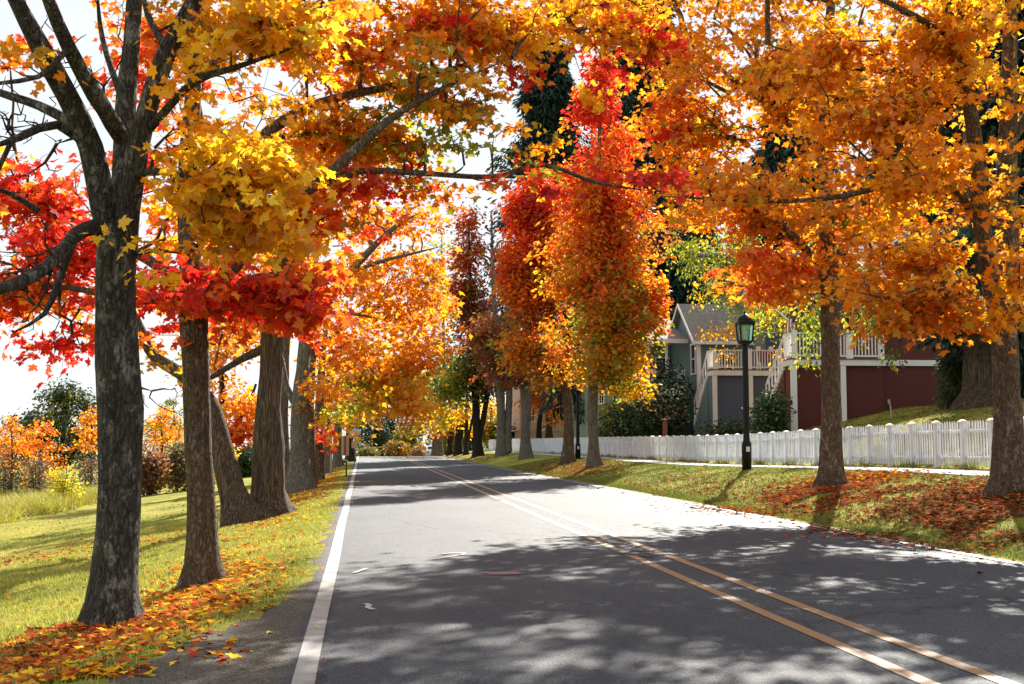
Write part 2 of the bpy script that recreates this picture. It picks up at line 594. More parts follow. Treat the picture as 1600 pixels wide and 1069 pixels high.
def build_tree(name, label, group, base, stems, targets, bark, leaf=.14, per=36, clump=.42, shape='maple',
               seed=1, flare=.45, sides=16, rough=1.0, zatt=None, twig=.0045, leafm=None, lay=.45, cat='tree',
               droop=.5, branch_name='branches', bare=None, spray=False):
    """stems: list of arrays (x,y,z,r); targets: list of (pos, palette name, scale)"""
    rng = np.random.default_rng(seed)
    root = thing(name, label, cat, base, group)
    if zatt is None:
        zatt = base[2] + 1.6
    V, Lp, St = [], [], []
    NP, NR, NL = [], [], []                 # node position, parent index, path length
    ok = []
    for si, s in enumerate(stems):
        big = s[0, 3] > .06
        n = sides if si == 0 else max(7, int(sides * .6))
        stem_mesh(V, Lp, St, s, n, rough if big else rough * .5, flare if si == 0 or s[0, 2] < base[2] + .4 else 0, seed * 1.7 + si, base[2])
        par = -1
        l0 = 0
        if NP and s[0, 2] > base[2] + .4:
            A = np.array(NP)
            par = int(np.argmin(((A - s[0, :3]) ** 2).sum(1)))
            l0 = NL[par]
        for i, p in enumerate(s):
            if i:
                l0 = l0 + float(np.linalg.norm(p[:3] - s[i - 1, :3]))
            NP.append(p[:3].copy())
            NR.append(par)
            NL.append(l0)
            ok.append(p[2] > zatt)
            par = len(NP) - 1
    me = np_mesh('trunk', np.vstack(V), np.concatenate(Lp), np.concatenate(St), True)
    link('trunk', me, BARK[bark], root)
    nstem = len(NP)
    # branches to the clumps
    cap = nstem + len(targets) * 14 + 10 + (len(bare) * 14 if bare else 0)
    POS = np.zeros((cap, 3))
    POS[:nstem] = NP
    LEN = np.zeros(cap)
    LEN[:nstem] = NL
    OK = np.zeros(cap, bool)
    OK[:nstem] = ok
    PAR = np.full(cap, -1)
    PAR[:nstem] = NR
    cnt = nstem
    TP = np.array([t[0] for t in targets]) if targets else np.zeros((0, 3))
    items = [(TP[i], 1) for i in range(len(TP))] + ([(np.array(b), 0) for b in bare] if bare else [])
    AP = np.array([i[0] for i in items])
    d0 = np.array([np.min(((POS[:nstem][OK[:nstem]] - p) ** 2).sum(1)) for p in AP])
    order = np.argsort(d0)
    chains = []
    for oi in order:
        T = AP[oi]
        d = np.sqrt(((POS[:cnt] - T) ** 2).sum(1)) + .22 * LEN[:cnt] + np.where(OK[:cnt], 0, 1e6)
        # prefer joining from nearer the ground than the clump
        d = d + np.maximum(POS[:cnt, 2] - T[2], 0) * .35
        j = int(np.argmin(d))
        P = POS[j].copy()
        L = float(np.linalg.norm(T - P))
        m = int(min(13, max(2, L / .32)))
        mid = P + (T - P) * .5 + np.array([0, 0, .13 * L]) + rng.normal(0, .07 * L, 3)
        ch = [j]
        prev = j
        for q in range(1, m + 1):
            t = q / m
            p = (1 - t) ** 2 * P + 2 * t * (1 - t) * mid + t * t * T
            if q < m:
                p = p + rng.normal(0, .035, 3)
            POS[cnt] = p
            PAR[cnt] = prev
            LEN[cnt] = LEN[prev] + float(np.linalg.norm(p - POS[prev]))
            OK[cnt] = True
            prev = cnt
            ch.append(cnt)
            cnt += 1
        chains.append((ch, oi))
    C = np.zeros(cnt)
    for ch, oi in chains:
        C[ch[-1]] += 1
    for i in range(cnt - 1, nstem - 1, -1):
        C[PAR[i]] += C[i]
    V, Lp, St = [], [], []
    for ch, oi in chains:
        tw = max(twig, .00036 * base[1]) if items[oi][1] == 0 else twig
        r = tw * np.sqrt(np.maximum(C[ch], 1)) * 1.15
        r[0] = r[1] * 1.12
        r[-1] = tw * .7
        pts = np.column_stack([POS[ch], r])
        stem_mesh(V, Lp, St, pts, 6 if r[1] > .03 else (4 if r[1] > .012 else 3), 0, 0, 0, 0)
    # leaves
    P, D, N, SZ, CC = [], [], [], [], []
    for (pos, pal, sc) in targets:
        n = max(4, int(per * sc * rng.uniform(.6, 1.4)))
        cr = clump * (.75 + .5 * rng.random())
        a = rng.uniform(0, 2 * math.pi, n)
        rr = np.sqrt(rng.random(n)) * cr
        if spray:
            th = math.atan2(pos[1] - base[1], pos[0] - base[0]) + rng.normal(0, .6)
            al, ac = rng.normal(.15, .75, n) * cr, rng.normal(0, .36, n) * cr
            o = np.column_stack([al * math.cos(th) - ac * math.sin(th), al * math.sin(th) + ac * math.cos(th), rng.normal(0, .11, n) * cr - .3 * np.abs(ac) - .10 * al])
        else:
            o = np.column_stack([np.cos(a) * rr, np.sin(a) * rr, rng.normal(0, lay * cr * .55, n) - .25 * rr ** 2 / cr])
        til = rng.normal(0, .25, 2)
        o[:, 2] += o[:, 0] * til[0] + o[:, 1] * til[1]
        p = pos + o
        P.append(p)
        dd = np.column_stack([np.cos(a), np.sin(a), np.full(n, -droop)]) + rng.normal(0, .45, (n, 3))
        D.append(dd)
        N.append(np.array([0, 0, .75]) + rng.normal(0, .6, (n, 3)))
        SZ.append(leaf * rng.uniform(.5, 1.3, n))
        cs = np.array(PAL[pal])
        main = cs[rng.integers(len(cs))]
        oth = cs[rng.integers(len(cs), size=n)]
        mixf = rng.random((n, 1)) * .8
        c = main * (1 - mixf) + oth * mixf
        CC.append(c)
        # twigs inside the near clumps
        if leaf < .21 and shape == 'maple' and leafm is None:
            for q in range(3):
                k = rng.integers(n)
                e = p[k]
                md = pos * .5 + e * .5 + np.array([0, 0, .05])
                stem_mesh(V, Lp, St, np.array([[*pos, twig * .7], [*md, twig * .55], [*e, twig * .3]]), 3, 0, 0, 0, 0)
    if V:
        me = np_mesh(branch_name, np.vstack(V), np.concatenate(Lp), np.concatenate(St), True)
        link(branch_name, me, BARK[bark], root)
    if P:
        P = np.vstack(P)
        me = leaves_mesh('crown', P, np.vstack(D), np.vstack(N), np.concatenate(SZ), jitter_cols(np.vstack(CC), rng), shape, rng)
        link('crown', me, leafm or LEAF, root)
    return root


def pst(pts, Y, step=.22, ext=None):
    """stem given as (px, py, dY, radius px) -> dense metres"""
    out = []
    for (px, py, dy, r) in pts:
        p = at(px, py, Y + dy)
        out.append((p.x, p.y, p.z, r * (Y + dy) / F))
    if out[-1][3] < .05:
        out[-1] = out[-1][:3] + (.006,)
    return catmull(out, step)


def blob_targets(blobs, Y, rng):
    """blobs: (px,py,dY, rx px, ry px, rd m, n, palette)"""
    T = []
    for (px, py, dy, rx, ry, rd, n, pal) in blobs:
        c = at(px, py, Y + dy)
        k = (Y + dy) / F
        ax = np.array([rx * k, rd, ry * k])
        near = Y < 33
        if near:
            n = int(n * 1.75)
        names = pick(pal, n, rng)
        v = rng.normal(size=(n, 3))
        v /= np.linalg.norm(v, axis=1, keepdims=True)
        r = rng.random(n) ** .5 * rng.uniform(.75, 1.25, n)
        if near:
            r = np.minimum(np.abs(rng.normal(0, .72, n)) + .12, 1.75)
        for i in range(n):
            p = np.array(c) + v[i] * r[i] * ax
            # holes where the sky shows through
            if mnoise.noise(Vector(p * (1.0 if near else .5))) < (.02 - .22 * rng.random() if near else -.13 - .25 * rng.random()):
                continue
            T.append((p, names[i], rng.uniform(.55, 1.35)))
    return T


# ---------------------------------------------------------------- ground, road, path
def grid_sheet(name, xs, ys, zf, mat, kind='structure', up=0.0):
    X, Y = np.meshgrid(xs, ys)
    Z = zf(X, Y) + up
    V = np.stack([X, Y, Z], -1).reshape(-1, 3)
    nx, ny = len(xs), len(ys)
    i = (np.arange(ny - 1)[:, None] * nx + np.arange(nx - 1)[None]).reshape(-1)
    L = np.stack([i, i + 1, i + nx + 1, i + nx], -1).reshape(-1)
    me = np_mesh(name, V, L, np.arange(len(i)) * 4, True)
    return tag(link(name, me, mat), kind=kind)


def grass_material():
    m, t, b = newmat('lawn')
    c = coords(t)
    n1 = nd(t, 'ShaderNodeTexNoise', Scale=.35, Detail=5.0, Roughness=.6)
    n2 = nd(t, 'ShaderNodeTexNoise', Scale=9.0, Detail=8.0, Roughness=.7)
    n3 = nd(t, 'ShaderNodeTexNoise', Scale=60.0, Detail=4.0)
    for n in (n1, n2, n3):
        t.links.new(c, n.inputs['Vector'])
    r1 = ramp(t, n1.outputs[0], [(.35, (.17, .20, .024)), (.5, (.28, .28, .04)), (.68, (.44, .37, .09))])
    r2 = ramp(t, n2.outputs[0], [(.3, (.45, .45, .4)), (.7, (1.25, 1.2, 1.1))])
    mx = nd(t, 'ShaderNodeMix', data_type='RGBA', blend_type='MULTIPLY')
    mx.inputs[0].default_value = 1
    t.links.new(r1.outputs[0], mx.inputs[6])
    t.links.new(r2.outputs[0], mx.inputs[7])
    t.links.new(mx.outputs[2], b.inputs['Base Color'])
    b.inputs['Roughness'].default_value = .95
    b.inputs['Specular IOR Level'].default_value = .1
    ad = nd(t, 'ShaderNodeMath', operation='ADD')
    t.links.new(n2.outputs[0], ad.inputs[0])
    t.links.new(n3.outputs[0], ad.inputs[1])
    bump(t, b, ad.outputs[0], .8, .05)
    return m


def asphalt_material(name, dark=1.0):
    m, t, b = newmat(name)
    c = coords(t)
    ag = nd(t, 'ShaderNodeTexVoronoi', Scale=85.0)
    t.links.new(c, ag.inputs['Vector'])
    big = nd(t, 'ShaderNodeTexNoise', Scale=.5, Detail=6.0, Roughness=.65)
    t.links.new(coords(t, (1, .35, 1)), big.inputs['Vector'])
    fine = nd(t, 'ShaderNodeTexNoise', Scale=28.0, Detail=6.0, Roughness=.75)
    t.links.new(c, fine.inputs['Vector'])
    rb = ramp(t, big.outputs[0], [(.3, (.030 * dark, .040 * dark, .056 * dark)), (.7, (.064 * dark, .074 * dark, .090 * dark))])
    ra = ramp(t, ag.outputs['Color'], [(.15, (.42, .42, .42)), (.6, (1.0, 1.0, 1.0)), (.9, (1.9, 1.88, 1.82))])
    mx = nd(t, 'ShaderNodeMix', data_type='RGBA', blend_type='MULTIPLY')
    mx.inputs[0].default_value = .8
    t.links.new(rb.outputs[0], mx.inputs[6])
    t.links.new(ra.outputs[0], mx.inputs[7])
    rf = ramp(t, fine.outputs[0], [(.35, (.72, .72, .72)), (.65, (1.15, 1.15, 1.15))])
    m2 = nd(t, 'ShaderNodeMix', data_type='RGBA', blend_type='MULTIPLY')
    m2.inputs[0].default_value = .7
    t.links.new(mx.outputs[2], m2.inputs[6])
    t.links.new(rf.outputs[0], m2.inputs[7])
    # hairline cracks
    cr = nd(t, 'ShaderNodeTexVoronoi', Scale=.33)
    cr.feature = 'DISTANCE_TO_EDGE'
    wn = nd(t, 'ShaderNodeTexNoise', Scale=2.5, Detail=5.0)
    t.links.new(c, wn.inputs['Vector'])
    mv = nd(t, 'ShaderNodeMix', data_type='VECTOR')
    mv.inputs[0].default_value = .25
    t.links.new(c, mv.inputs[4])
    t.links.new(wn.outputs['Color'], mv.inputs[5])
    t.links.new(mv.outputs[1], cr.inputs['Vector'])
    rc = ramp(t, cr.outputs['Distance'], [(0, (.30, .30, .30)), (.010, (1, 1, 1))])
    m3 = nd(t, 'ShaderNodeMix', data_type='RGBA', blend_type='MULTIPLY')
    m3.inputs[0].default_value = .7
    t.links.new(m2.outputs[2], m3.inputs[6])
    t.links.new(rc.outputs[0], m3.inputs[7])
    sx = nd(t, 'ShaderNodeSeparateXYZ')
    t.links.new(c, sx.inputs[0])
    wob = nd(t, 'ShaderNodeMath', operation='MULTIPLY_ADD')
    t.links.new(fine.outputs[0], wob.inputs[0])
    wob.inputs[1].default_value = .25
    t.links.new(sx.outputs['X'], wob.inputs[2])
    sh = ramp(t, wob.outputs[0], [(0, (1, 1, 1)), (.12, (0, 0, 0))])
    off = nd(t, 'ShaderNodeMath', operation='ADD')
    off.inputs[1].default_value = .38
    t.links.new(wob.outputs[0], off.inputs[0])
    t.links.new(off.outputs[0], sh.inputs[0])
    m4 = nd(t, 'ShaderNodeMix', data_type='RGBA')
    t.links.new(sh.outputs[0], m4.inputs[0])
    t.links.new(m3.outputs[2], m4.inputs[6])
    grit = ramp(t, ag.outputs['Color'], [(.2, (.045, .038, .032)), (.8, (.16, .135, .11))])
    t.links.new(grit.outputs[0], m4.inputs[7])
    t.links.new(m4.outputs[2], b.inputs['Base Color'])
    rr_ = nd(t, 'ShaderNodeMapRange')
    rr_.inputs[3].default_value = .68
    rr_.inputs[4].default_value = .95
    t.links.new(sh.outputs[0], rr_.inputs[0])
    t.links.new(rr_.outputs[0], b.inputs['Roughness'])
    b.inputs['Roughness'].default_value = .62
    b.inputs['Specular IOR Level'].default_value = .25
    ad = nd(t, 'ShaderNodeMath', operation='ADD')
    t.links.new(ag.outputs['Distance'], ad.inputs[0])
    t.links.new(fine.outputs[0], ad.inputs[1])
    bump(t, b, ad.outputs[0], .7, .016)
    return m


def line_material(name, c, wear=.5):
    m, t, b = newmat(name)
    n = nd(t, 'ShaderNodeTexNoise', Scale=7.0, Detail=9.0, Roughness=.75)
    t.links.new(coords(t), n.inputs['Vector'])
    r = ramp(t, n.outputs[0], [(.30, (.14, .14, .14)), (.30 + .16 * wear, c), (.75, [min(1, x * 1.12) for x in c])])
    t.links.new(r.outputs[0], b.inputs['Base Color'])
    b.inputs['Roughness'].default_value = .6
    n2 = nd(t, 'ShaderNodeTexNoise', Scale=60.0, Detail=4.0)
    t.links.new(coords(t), n2.inputs['Vector'])
    bump(t, b, n2.outputs[0], .4, .01)
    return m


GRASS = grass_material()
xs = np.unique(np.concatenate([-np.geomspace(14, 400, 26), np.arange(-14, -3, .5), np.arange(-3, .3, .1), [1.5, 3, 4.5, 6, 7.4, 7.7, XR], np.arange(XR + .1, 16, .25), XR + RT[1:8],
                               np.arange(16, 40, 1.0), np.geomspace(40, 400, 18)]))
ys = np.unique(np.concatenate([np.arange(-40, 3, 2.5), np.arange(3, 40, .3), np.arange(40, 100, 1.0), np.arange(100, 190, 3), np.geomspace(190, 900, 20)]))


def ground_z(X, Y):
    z = terrain(X, Y)
    under = (X > xleft(Y) + .12) & (X < XR - .05)
    return np.where(under, z - .03, z)


grid_sheet('ground', xs, ys, ground_z, GRASS)

# asphalt sheet with a broken left edge
ASPH = asphalt_material('asphalt')
ry = np.unique(np.concatenate([np.arange(-20, 60, .15), np.arange(60, 125, 1.0), np.arange(125, 190, 3)]))
u = np.linspace(0, 1, 12)
XX = xleft(ry)[:, None] * (1 - u) + (XR + .0 + .03 * np.sin(ry * 2.3) + .03 * np.sin(ry * 5.1))[:, None] * u
YY = np.repeat(ry[:, None], 12, 1)
dd = np.maximum(YY - 122, 0)
ZZ = -np.minimum(dd * dd * .0011, 8) + .004
ZZ[:, 0] -= .008
ZZ[:, -1] -= .008
V = np.stack([XX, YY, ZZ], -1).reshape(-1, 3)
i = (np.arange(len(ry) - 1)[:, None] * 12 + np.arange(11)[None]).reshape(-1)
me = np_mesh('road', V, np.stack([i, i + 1, i + 13, i + 12], -1).reshape(-1), np.arange(len(i)) * 4, True)
tag(link('road', me, ASPH), kind='structure')


def stripe(name, x, wd, mat, y0=-10, y1=140, dx=0.0):
    yy = np.arange(y0, y1, 1.0)
    d = np.maximum(yy - 122, 0)
    z = -d * d * .0011 + .009
    xm = x + dx * (yy - 5) / 60 + .006 * np.sin(yy * .5)
    V = np.concatenate([np.stack([xm - wd / 2, yy, z], -1), np.stack([xm + wd / 2, yy, z], -1)])
    n = len(yy)
    i = np.arange(n - 1)
    me = np_mesh(name, V, np.stack([i, i + n, i + n + 1, i + 1], -1).reshape(-1), np.arange(n - 1) * 4)
    return tag(link(name, me, mat), kind='structure')


WHITE_LINE = line_material('worn white road paint', (.28, .278, .27), 1.25)
YELLOW_LINE = line_material('worn yellow road paint', (.25, .135, .055), 1.0)
stripe('road_edge_line', -.32, .135, WHITE_LINE)
stripe('road_edge_line', 7.52, .11, WHITE_LINE, dx=-.25)
stripe('road_centre_line', 3.27, .115, YELLOW_LINE, dx=.15)
stripe('road_centre_line', 3.73, .115, YELLOW_LINE, dx=.08)


def road_patch(name, px, py, w_, l_, mat, seed, z=.012, n=22, pts=None):
    c = gp(px, py)
    rng = np.random.default_rng(seed)
    mb = MB()
    if pts is None:
        a = np.linspace(0, 2 * math.pi, n, endpoint=False)
        r = 1 + rng.normal(0, .16, n)
        mb.add([(c.x + math.cos(q) * w_ / 2 * k, c.y + math.sin(q) * l_ / 2 * k, z) for q, k in zip(a, r)], [tuple(range(n))])
    else:
        P = [gp(a, b) for a, b in pts]
        for i in range(len(P) - 1):
            d = (P[i + 1] - P[i]).normalized() * w_ / 2
            s = Vector((-d.y, d.x, 0))
            mb.add([P[i] - s, P[i] + s, P[i + 1] + s, P[i + 1] - s], [(0, 3, 2, 1)])
        mb.v = [(x, y, z) for x, y, _ in mb.v]
    return tag(part(name, mb, mat), kind='structure')


TAR = paint('dark tar patch', (.004, .004, .005), .8, .3, 9)
PINK = line_material('faded pink survey paint', (.20, .055, .07), 1.8)
WPAINT = line_material('white survey paint', (.38, .38, .38), .8)
road_patch('road_patch', 1003, 866, .55, 1.1, TAR, 3)
road_patch('road_patch', 778, 781, .3, 1.2, TAR, 4)
road_patch('road_paint_mark', 788, 898, .42, .35, PINK, 5)
road_patch('road_paint_mark', 0, 0, .035, 0, WPAINT, 6, pts=[(678, 875), (700, 872), (722, 869), (727, 866), (712, 865), (690, 867)])
road_patch('road_paint_mark', 0, 0, .05, 0, WPAINT, 7, pts=[(571, 945), (577, 948), (574, 951), (583, 955)])
road_patch('road_paint_mark', 0, 0, .05, 0, WPAINT, 8, pts=[(553, 897), (565, 893), (573, 890)])

CONC = paint('pale concrete', (.30, .29, .28), .85, .14, 1.5)
grid_sheet('path', np.array([11.3, 11.7, 12.1, 12.6]), np.unique(np.concatenate([np.arange(5, 60, .3), np.arange(60, 140, 1.0)])), terrain, CONC, up=.02)

# ---------------------------------------------------------------- white picket fence
FWHITE = paint('white fence paint', (.70, .74, .80), .5, .16, 5)
FCAP = paint('cream post cap', (.66, .60, .48), .6, .1, 4)
FX = 13.0


def fence(y0, y1, label, pitch=1.3):
    root = thing('picket_fence', label, 'fence', (FX, y0, tz(FX, y0)), 'white picket fences along the path')
    rng = random.Random(int(y0))
    n = max(1, round((y1 - y0) / pitch))
    for i in range(n + 1):
        y = y0 + (y1 - y0) * i / n
        z = tz(FX, y)
        p = MB()
        p.box(FX - .055, FX + .055, y - .055, y + .055, z - .1, z + .97)
        po = part('post', p, FWHITE, root)
        c = MB()
        c.lathe((FX, y, z + .97), [(.115, 0), (.125, .012), (.125, .035), (.09, .06), (.02, .085)], 4)
        part('post_cap', c, FCAP, po)
        if i == n:
            break
        yb = y0 + (y1 - y0) * (i + 1) / n
        zb = tz(FX, yb)
        m = MB()
        for h in (.22, .80):
            m.bar((FX + .02, y + .055, z + h), (FX + .02, yb - .055, zb + h), .035, .08)
        k = 10
        for q in range(k):
            t = (q + .75) / (k + .5)
            yy = y + (yb - y) * t
            zz = z + (zb - z) * t
            tilt = rng.gauss(0, .004)
            lean = rng.gauss(0, .006)
            top = zz + .98 + .05 * math.sin(math.pi * t) + rng.gauss(0, .006)
            w2 = .026
            a = FX - .015
            vs = []
            for zq, sh in ((zz + .06, 0), (top - .04, 1)):
                for xq in (a - .012, a + .005):
                    for yq in (-w2, w2):
                        vs.append((xq + tilt * sh, yy + yq + lean * sh, zq))
            vs += [(a - .012 + tilt, yy + lean, top), (a + .005 + tilt, yy + lean, top)]
            m.add(vs, [(0, 1, 3, 2), (0, 4, 5, 1), (2, 3, 7, 6), (0, 2, 6, 4), (1, 5, 7, 3), (4, 8, 5), (6, 7, 9), (4, 6, 9, 8), (5, 8, 9, 7)])
        part('picket_panel', m, FWHITE, root)


fence(7.1, 56.5, 'nearest and longest run of white picket fence, behind the street lamp, below the red house')
fence(56.75, 87.6, 'middle run of white picket fence behind the two orange red columnar trees')
fence(88.0, 131, 'far run of white picket fence behind the dark distant trunks and below the tan deck')

# ---------------------------------------------------------------- street lamps
BLACK = paint('black lamp paint', (.006, .007, .008), .55, .2, 6)
BLACK.node_tree.nodes['Principled BSDF'].inputs['Specular IOR Level'].default_value = .2
m, t, b = newmat('green lantern glass')
b.inputs['Base Color'].default_value = (.36, .66, .56, 1)
b.inputs['Roughness'].default_value = .12
b.inputs['Transmission Weight'].default_value = .85
b.inputs['IOR'].default_value = 1.1
GGLASS = m
BULB = paint('frosted bulb', (.75, .74, .7), .3, .03)
PLATE = paint('pale sticker', (.6, .6, .58), .5, .1)


def lamp(px, py, label, H=4.45):
    c = gp(px, py)
    x, y, z = c
    r = thing('street_lamp', label, 'street lamp', c, 'black lantern lamps on the right verge')
    p = MB()
    p.lathe((x, y, z - .05), [(.135, 0), (.135, .75), (.125, .82), (.095, .86), (.088, 1.2), (.08, H - .86), (.06, H - .84)], 16)
    part('post', p, BLACK, r, True)
    q = MB()
    q.box(x - .05, x + .05, y - .145, y - .128, z + .52, z + .66)
    part('plate', q, PLATE, r)
    zb = z + H - .9
    f = MB()
    f.lathe((x, y, zb), [(.07, -.06), (.2, 0), (.235, .04), (.2, .06)], 4)
    b0, b1, hh = .155, .20, .56
    for sx in (-1, 1):
        for sy_ in (-1, 1):
            f.bar((x + sx * b0, y + sy_ * b0, zb + .05), (x + sx * b1, y + sy_ * b1, zb + hh), .035, .035)
    for sx in (-1, 1):
        f.bar((x + sx * b1, y - b1, zb + hh), (x + sx * b1, y + b1, zb + hh), .04, .04)
        f.bar((x - b1, y + sx * b1, zb + hh), (x + b1, y + sx * b1, zb + hh), .04, .04)
        f.bar((x + sx * b0, y - b0, zb + .06), (x + sx * b0, y + b0, zb + .06), .03, .03)
        f.bar((x - b0, y + sx * b0, zb + .06), (x + b0, y + sx * b0, zb + .06), .03, .03)
    part('lantern_frame', f, BLACK, r)
    g = MB()
    b2, b3 = b0 - .004, b1 - .004
    lo = [(x - b2, y - b2, zb + .07), (x + b2, y - b2, zb + .07), (x + b2, y + b2, zb + .07), (x - b2, y + b2, zb + .07)]
    hi = [(x - b3, y - b3, zb + hh), (x + b3, y - b3, zb + hh), (x + b3, y + b3, zb + hh), (x - b3, y + b3, zb + hh)]
    g.add(lo + hi, [(0, 1, 5, 4), (1, 2, 6, 5), (2, 3, 7, 6), (3, 0, 4, 7)])
    part('lantern_glass', g, GGLASS, r)
    bu = MB()
    bu.lathe((x, y, zb + .05), [(.05, 0), (.05, .14), (.04, .16), (.06, .22), (.055, .3), (.02, .34)], 10)
    part('bulb', bu, BULB, r, True)
    cpm = MB()
    cpm.lathe((x, y, zb + hh + .015), [(.32, 0), (.32, .03), (.27, .07)], 4)
    cpm.lathe((x, y, zb + hh + .085), [(.21, 0), (.2, .06), (.15, .13), (.08, .18), (.03, .20), (.03, .24), (.015, .27)], 16)
    part('lantern_cap', cpm, BLACK, r)


lamp(1167, 735, 'black street lamp with green glass lantern in front of the white picket fence')
lamp(903, 718, 'slim black lamp post between the two columnar tree trunks', 4.3)
lamp(796, 708, 'far black lamp post beside the grey twin trunk', 4.3)

# ---------------------------------------------------------------- houses
ROOF = paint('grey brown shingles', (.20, .185, .17), .9, .3, 6, ('Z', .16))
TEAL = paint('teal siding', (.105, .165, .165), .6, .08, 2, ('Z', .14))
SLATE = paint('slate blue boards', (.055, .075, .12), .6, .1, 2, ('X', .16))
REDW = paint('barn red siding', (.085, .008, .006), .6, .1, 2, ('Z', .15))
CREAM = paint('cream trim', (.66, .64, .62), .5, .06, 3)
WTRIM = paint('white trim', (.72, .70, .68), .5, .05, 3)
GREENW = paint('sage siding', (.19, .26, .17), .6, .08, 2, ('Z', .14))
TANW = paint('pinkish tan boards', (.42, .27, .20), .7, .12, 3, ('X', .12))
DECKW = paint('dark deck boards', (.12, .10, .085), .7, .15, 4)
m, t, b = newmat('window glass')
b.inputs['Base Color'].default_value = (.02, .025, .03, 1)
b.inputs['Roughness'].default_value = .06
b.inputs['Specular IOR Level'].default_value = .8
PANE = m


def window(root, x0, x1, z0, z1, y, mat=WTRIM, bars=1, axis='y', name='window'):
    """framed window on a wall facing -Y (or -X when axis = 'x': then x0,x1 run along Y and y is X)"""
    f = MB()
    tt = .07

    def bx(m_, a0, a1, d0, d1, c0, c1):
        if axis == 'y':
            m_.box(a0, a1, y - d1, y - d0, c0, c1)
        else:
            m_.box(y - d1, y - d0, a0, a1, c0, c1)
    bx(f, x0, x0 + tt, 0, .06, z0 + tt, z1 - tt)
    bx(f, x1 - tt, x1, 0, .06, z0 + tt, z1 - tt)
    bx(f, x0 - .03, x1 + .03, 0, .08, z0, z0 + tt)
    bx(f, x0 - .03, x1 + .03, 0, .07, z1 - tt, z1)
    for i in range(bars):
        xm = x0 + (x1 - x0) * (i + 1) / (bars + 1)
        bx(f, xm - .02, xm + .02, 0, .05, z0 + tt, z1 - tt)
    zm = (z0 + z1) / 2
    bx(f, x0 + tt, x1 - tt, 0, .045, zm - .02, zm + .02)
    w_ = part(name, f, mat, root)
    g = MB()
    bx(g, x0 + .01, x1 - .01, .004, .02, z0 + .01, z1 - .01)
    part('pane', g, PANE, w_)
    return w_


def railing(root, p, q, h=.95, mat=WTRIM, gap=.13):
    p, q = Vector(p), Vector(q)
    m_ = MB()
    L = (q - p).length
    U = Vector((0, 0, 1))
    m_.bar(p + U * h, q + U * h, .09, .05)
    m_.bar(p + U * .1, q + U * .1, .05, .06)
    n = int(L / gap)
    for i in range(1, n):
        c = p + (q - p) * i / n
        m_.bar(c + U * .13, c + U * (h - .025), .035, .035, (0, 1, 0))
    return part('railing', m_, mat, root)


def stair(root, X, Y0, Y1, z0, z1, wallmat, wd=1.0):
    """flight that leaves a deck at (X, Y0, z0) and goes down away from the road to z1"""
    n = 12
    tr = MB()
    for i in range(n):
        y = Y0 + (Y1 - Y0) * i / n
        z = z0 - (z0 - z1) * (i + 1) / n
        tr.box(X + .04, X + wd, y, Y0 + (Y1 - Y0) * (i + 1) / n + .03, z - .04, z)
    part('stair_tread', tr, DECKW, root)
    st = MB()
    poly = []
    for i in range(n):
        y = Y0 + (Y1 - Y0) * i / n
        y2 = Y0 + (Y1 - Y0) * (i + 1) / n
        z = z0 - (z0 - z1) * i / n
        z2 = z0 - (z0 - z1) * (i + 1) / n
        poly += [(y, z - .35), (y2 - .02, z - .35)]
    poly.append((Y1, z1 - .3))
    up = [(Y1, z1 + .05), (Y0, z0 + .05)]
    st.prism(poly + up, 0, X - .05, X + .035)
    part('stringer', st, CREAM, root)
    hr = MB()
    hr.bar((X, Y0, z0 + .95), (X, Y1, z1 + .95), .06, .1)
    for i in range(0, n + 1, 2):
        y = Y0 + (Y1 - Y0) * i / n
        z = z0 - (z0 - z1) * i / n
        hr.bar((X, y, z), (X, y, z + .93), .045, .045, (0, 1, 0))
    part('handrail', hr, CREAM, root)
    wl = MB()
    wl.prism([(Y0 + .02, z0 - .36), (Y1, z1 - .32), (Y1, z1 - 1.6), (Y0 + .02, z1 - 1.6)], 0, X - .01, X + .06)
    part('stair_wall', wl, wallmat, root)


def gable_roof(root, x0, x1, y0, y1, ze, zr, over=.3, th=.14, mat=ROOF, trim=WTRIM, axis='x'):
    """ridge along X (axis x) or Y"""
    m_ = MB()
    t_ = MB()
    if axis == 'x':
        ym = (y0 + y1) / 2
        sl = (zr - ze) / (ym - y0)
        for s_, ya in ((1, y0 - over), (-1, y1 + over)):
            za = ze - sl * over
            m_.prism([(ya, za), (ym, zr), (ym, zr + th), (ya, za + th)], 0, x0 - over, x1 + over)
            t_.prism([(ya - .02 * s_, za - .05), (ym, zr - .03), (ym, zr + th + .015), (ya - .02 * s_, za + th + .015)], 0, x0 - over - .045, x0 - over - .003)
            t_.box(x0 - over, x1 + over, min(ya, ya - .03 * s_), max(ya, ya - .03 * s_), za - .04, za + th - .004)
    else:
        xm = (x0 + x1) / 2
        sl = (zr - ze) / (xm - x0)
        for s_, xa in ((1, x0 - over), (-1, x1 + over)):
            za = ze - sl * over
            m_.prism([(xa, za), (xm, zr), (xm, zr + th), (xa, za + th)], 1, y0 - over, y1 + over)
            t_.prism([(xa - .02 * s_, za - .05), (xm, zr - .03), (xm, zr + th + .015), (xa - .02 * s_, za + th + .015)], 1, y0 - over - .045, y0 - over - .003)
    r = part('roof', m_, mat, root)
    part('fascia', t_, trim, r)
    return r


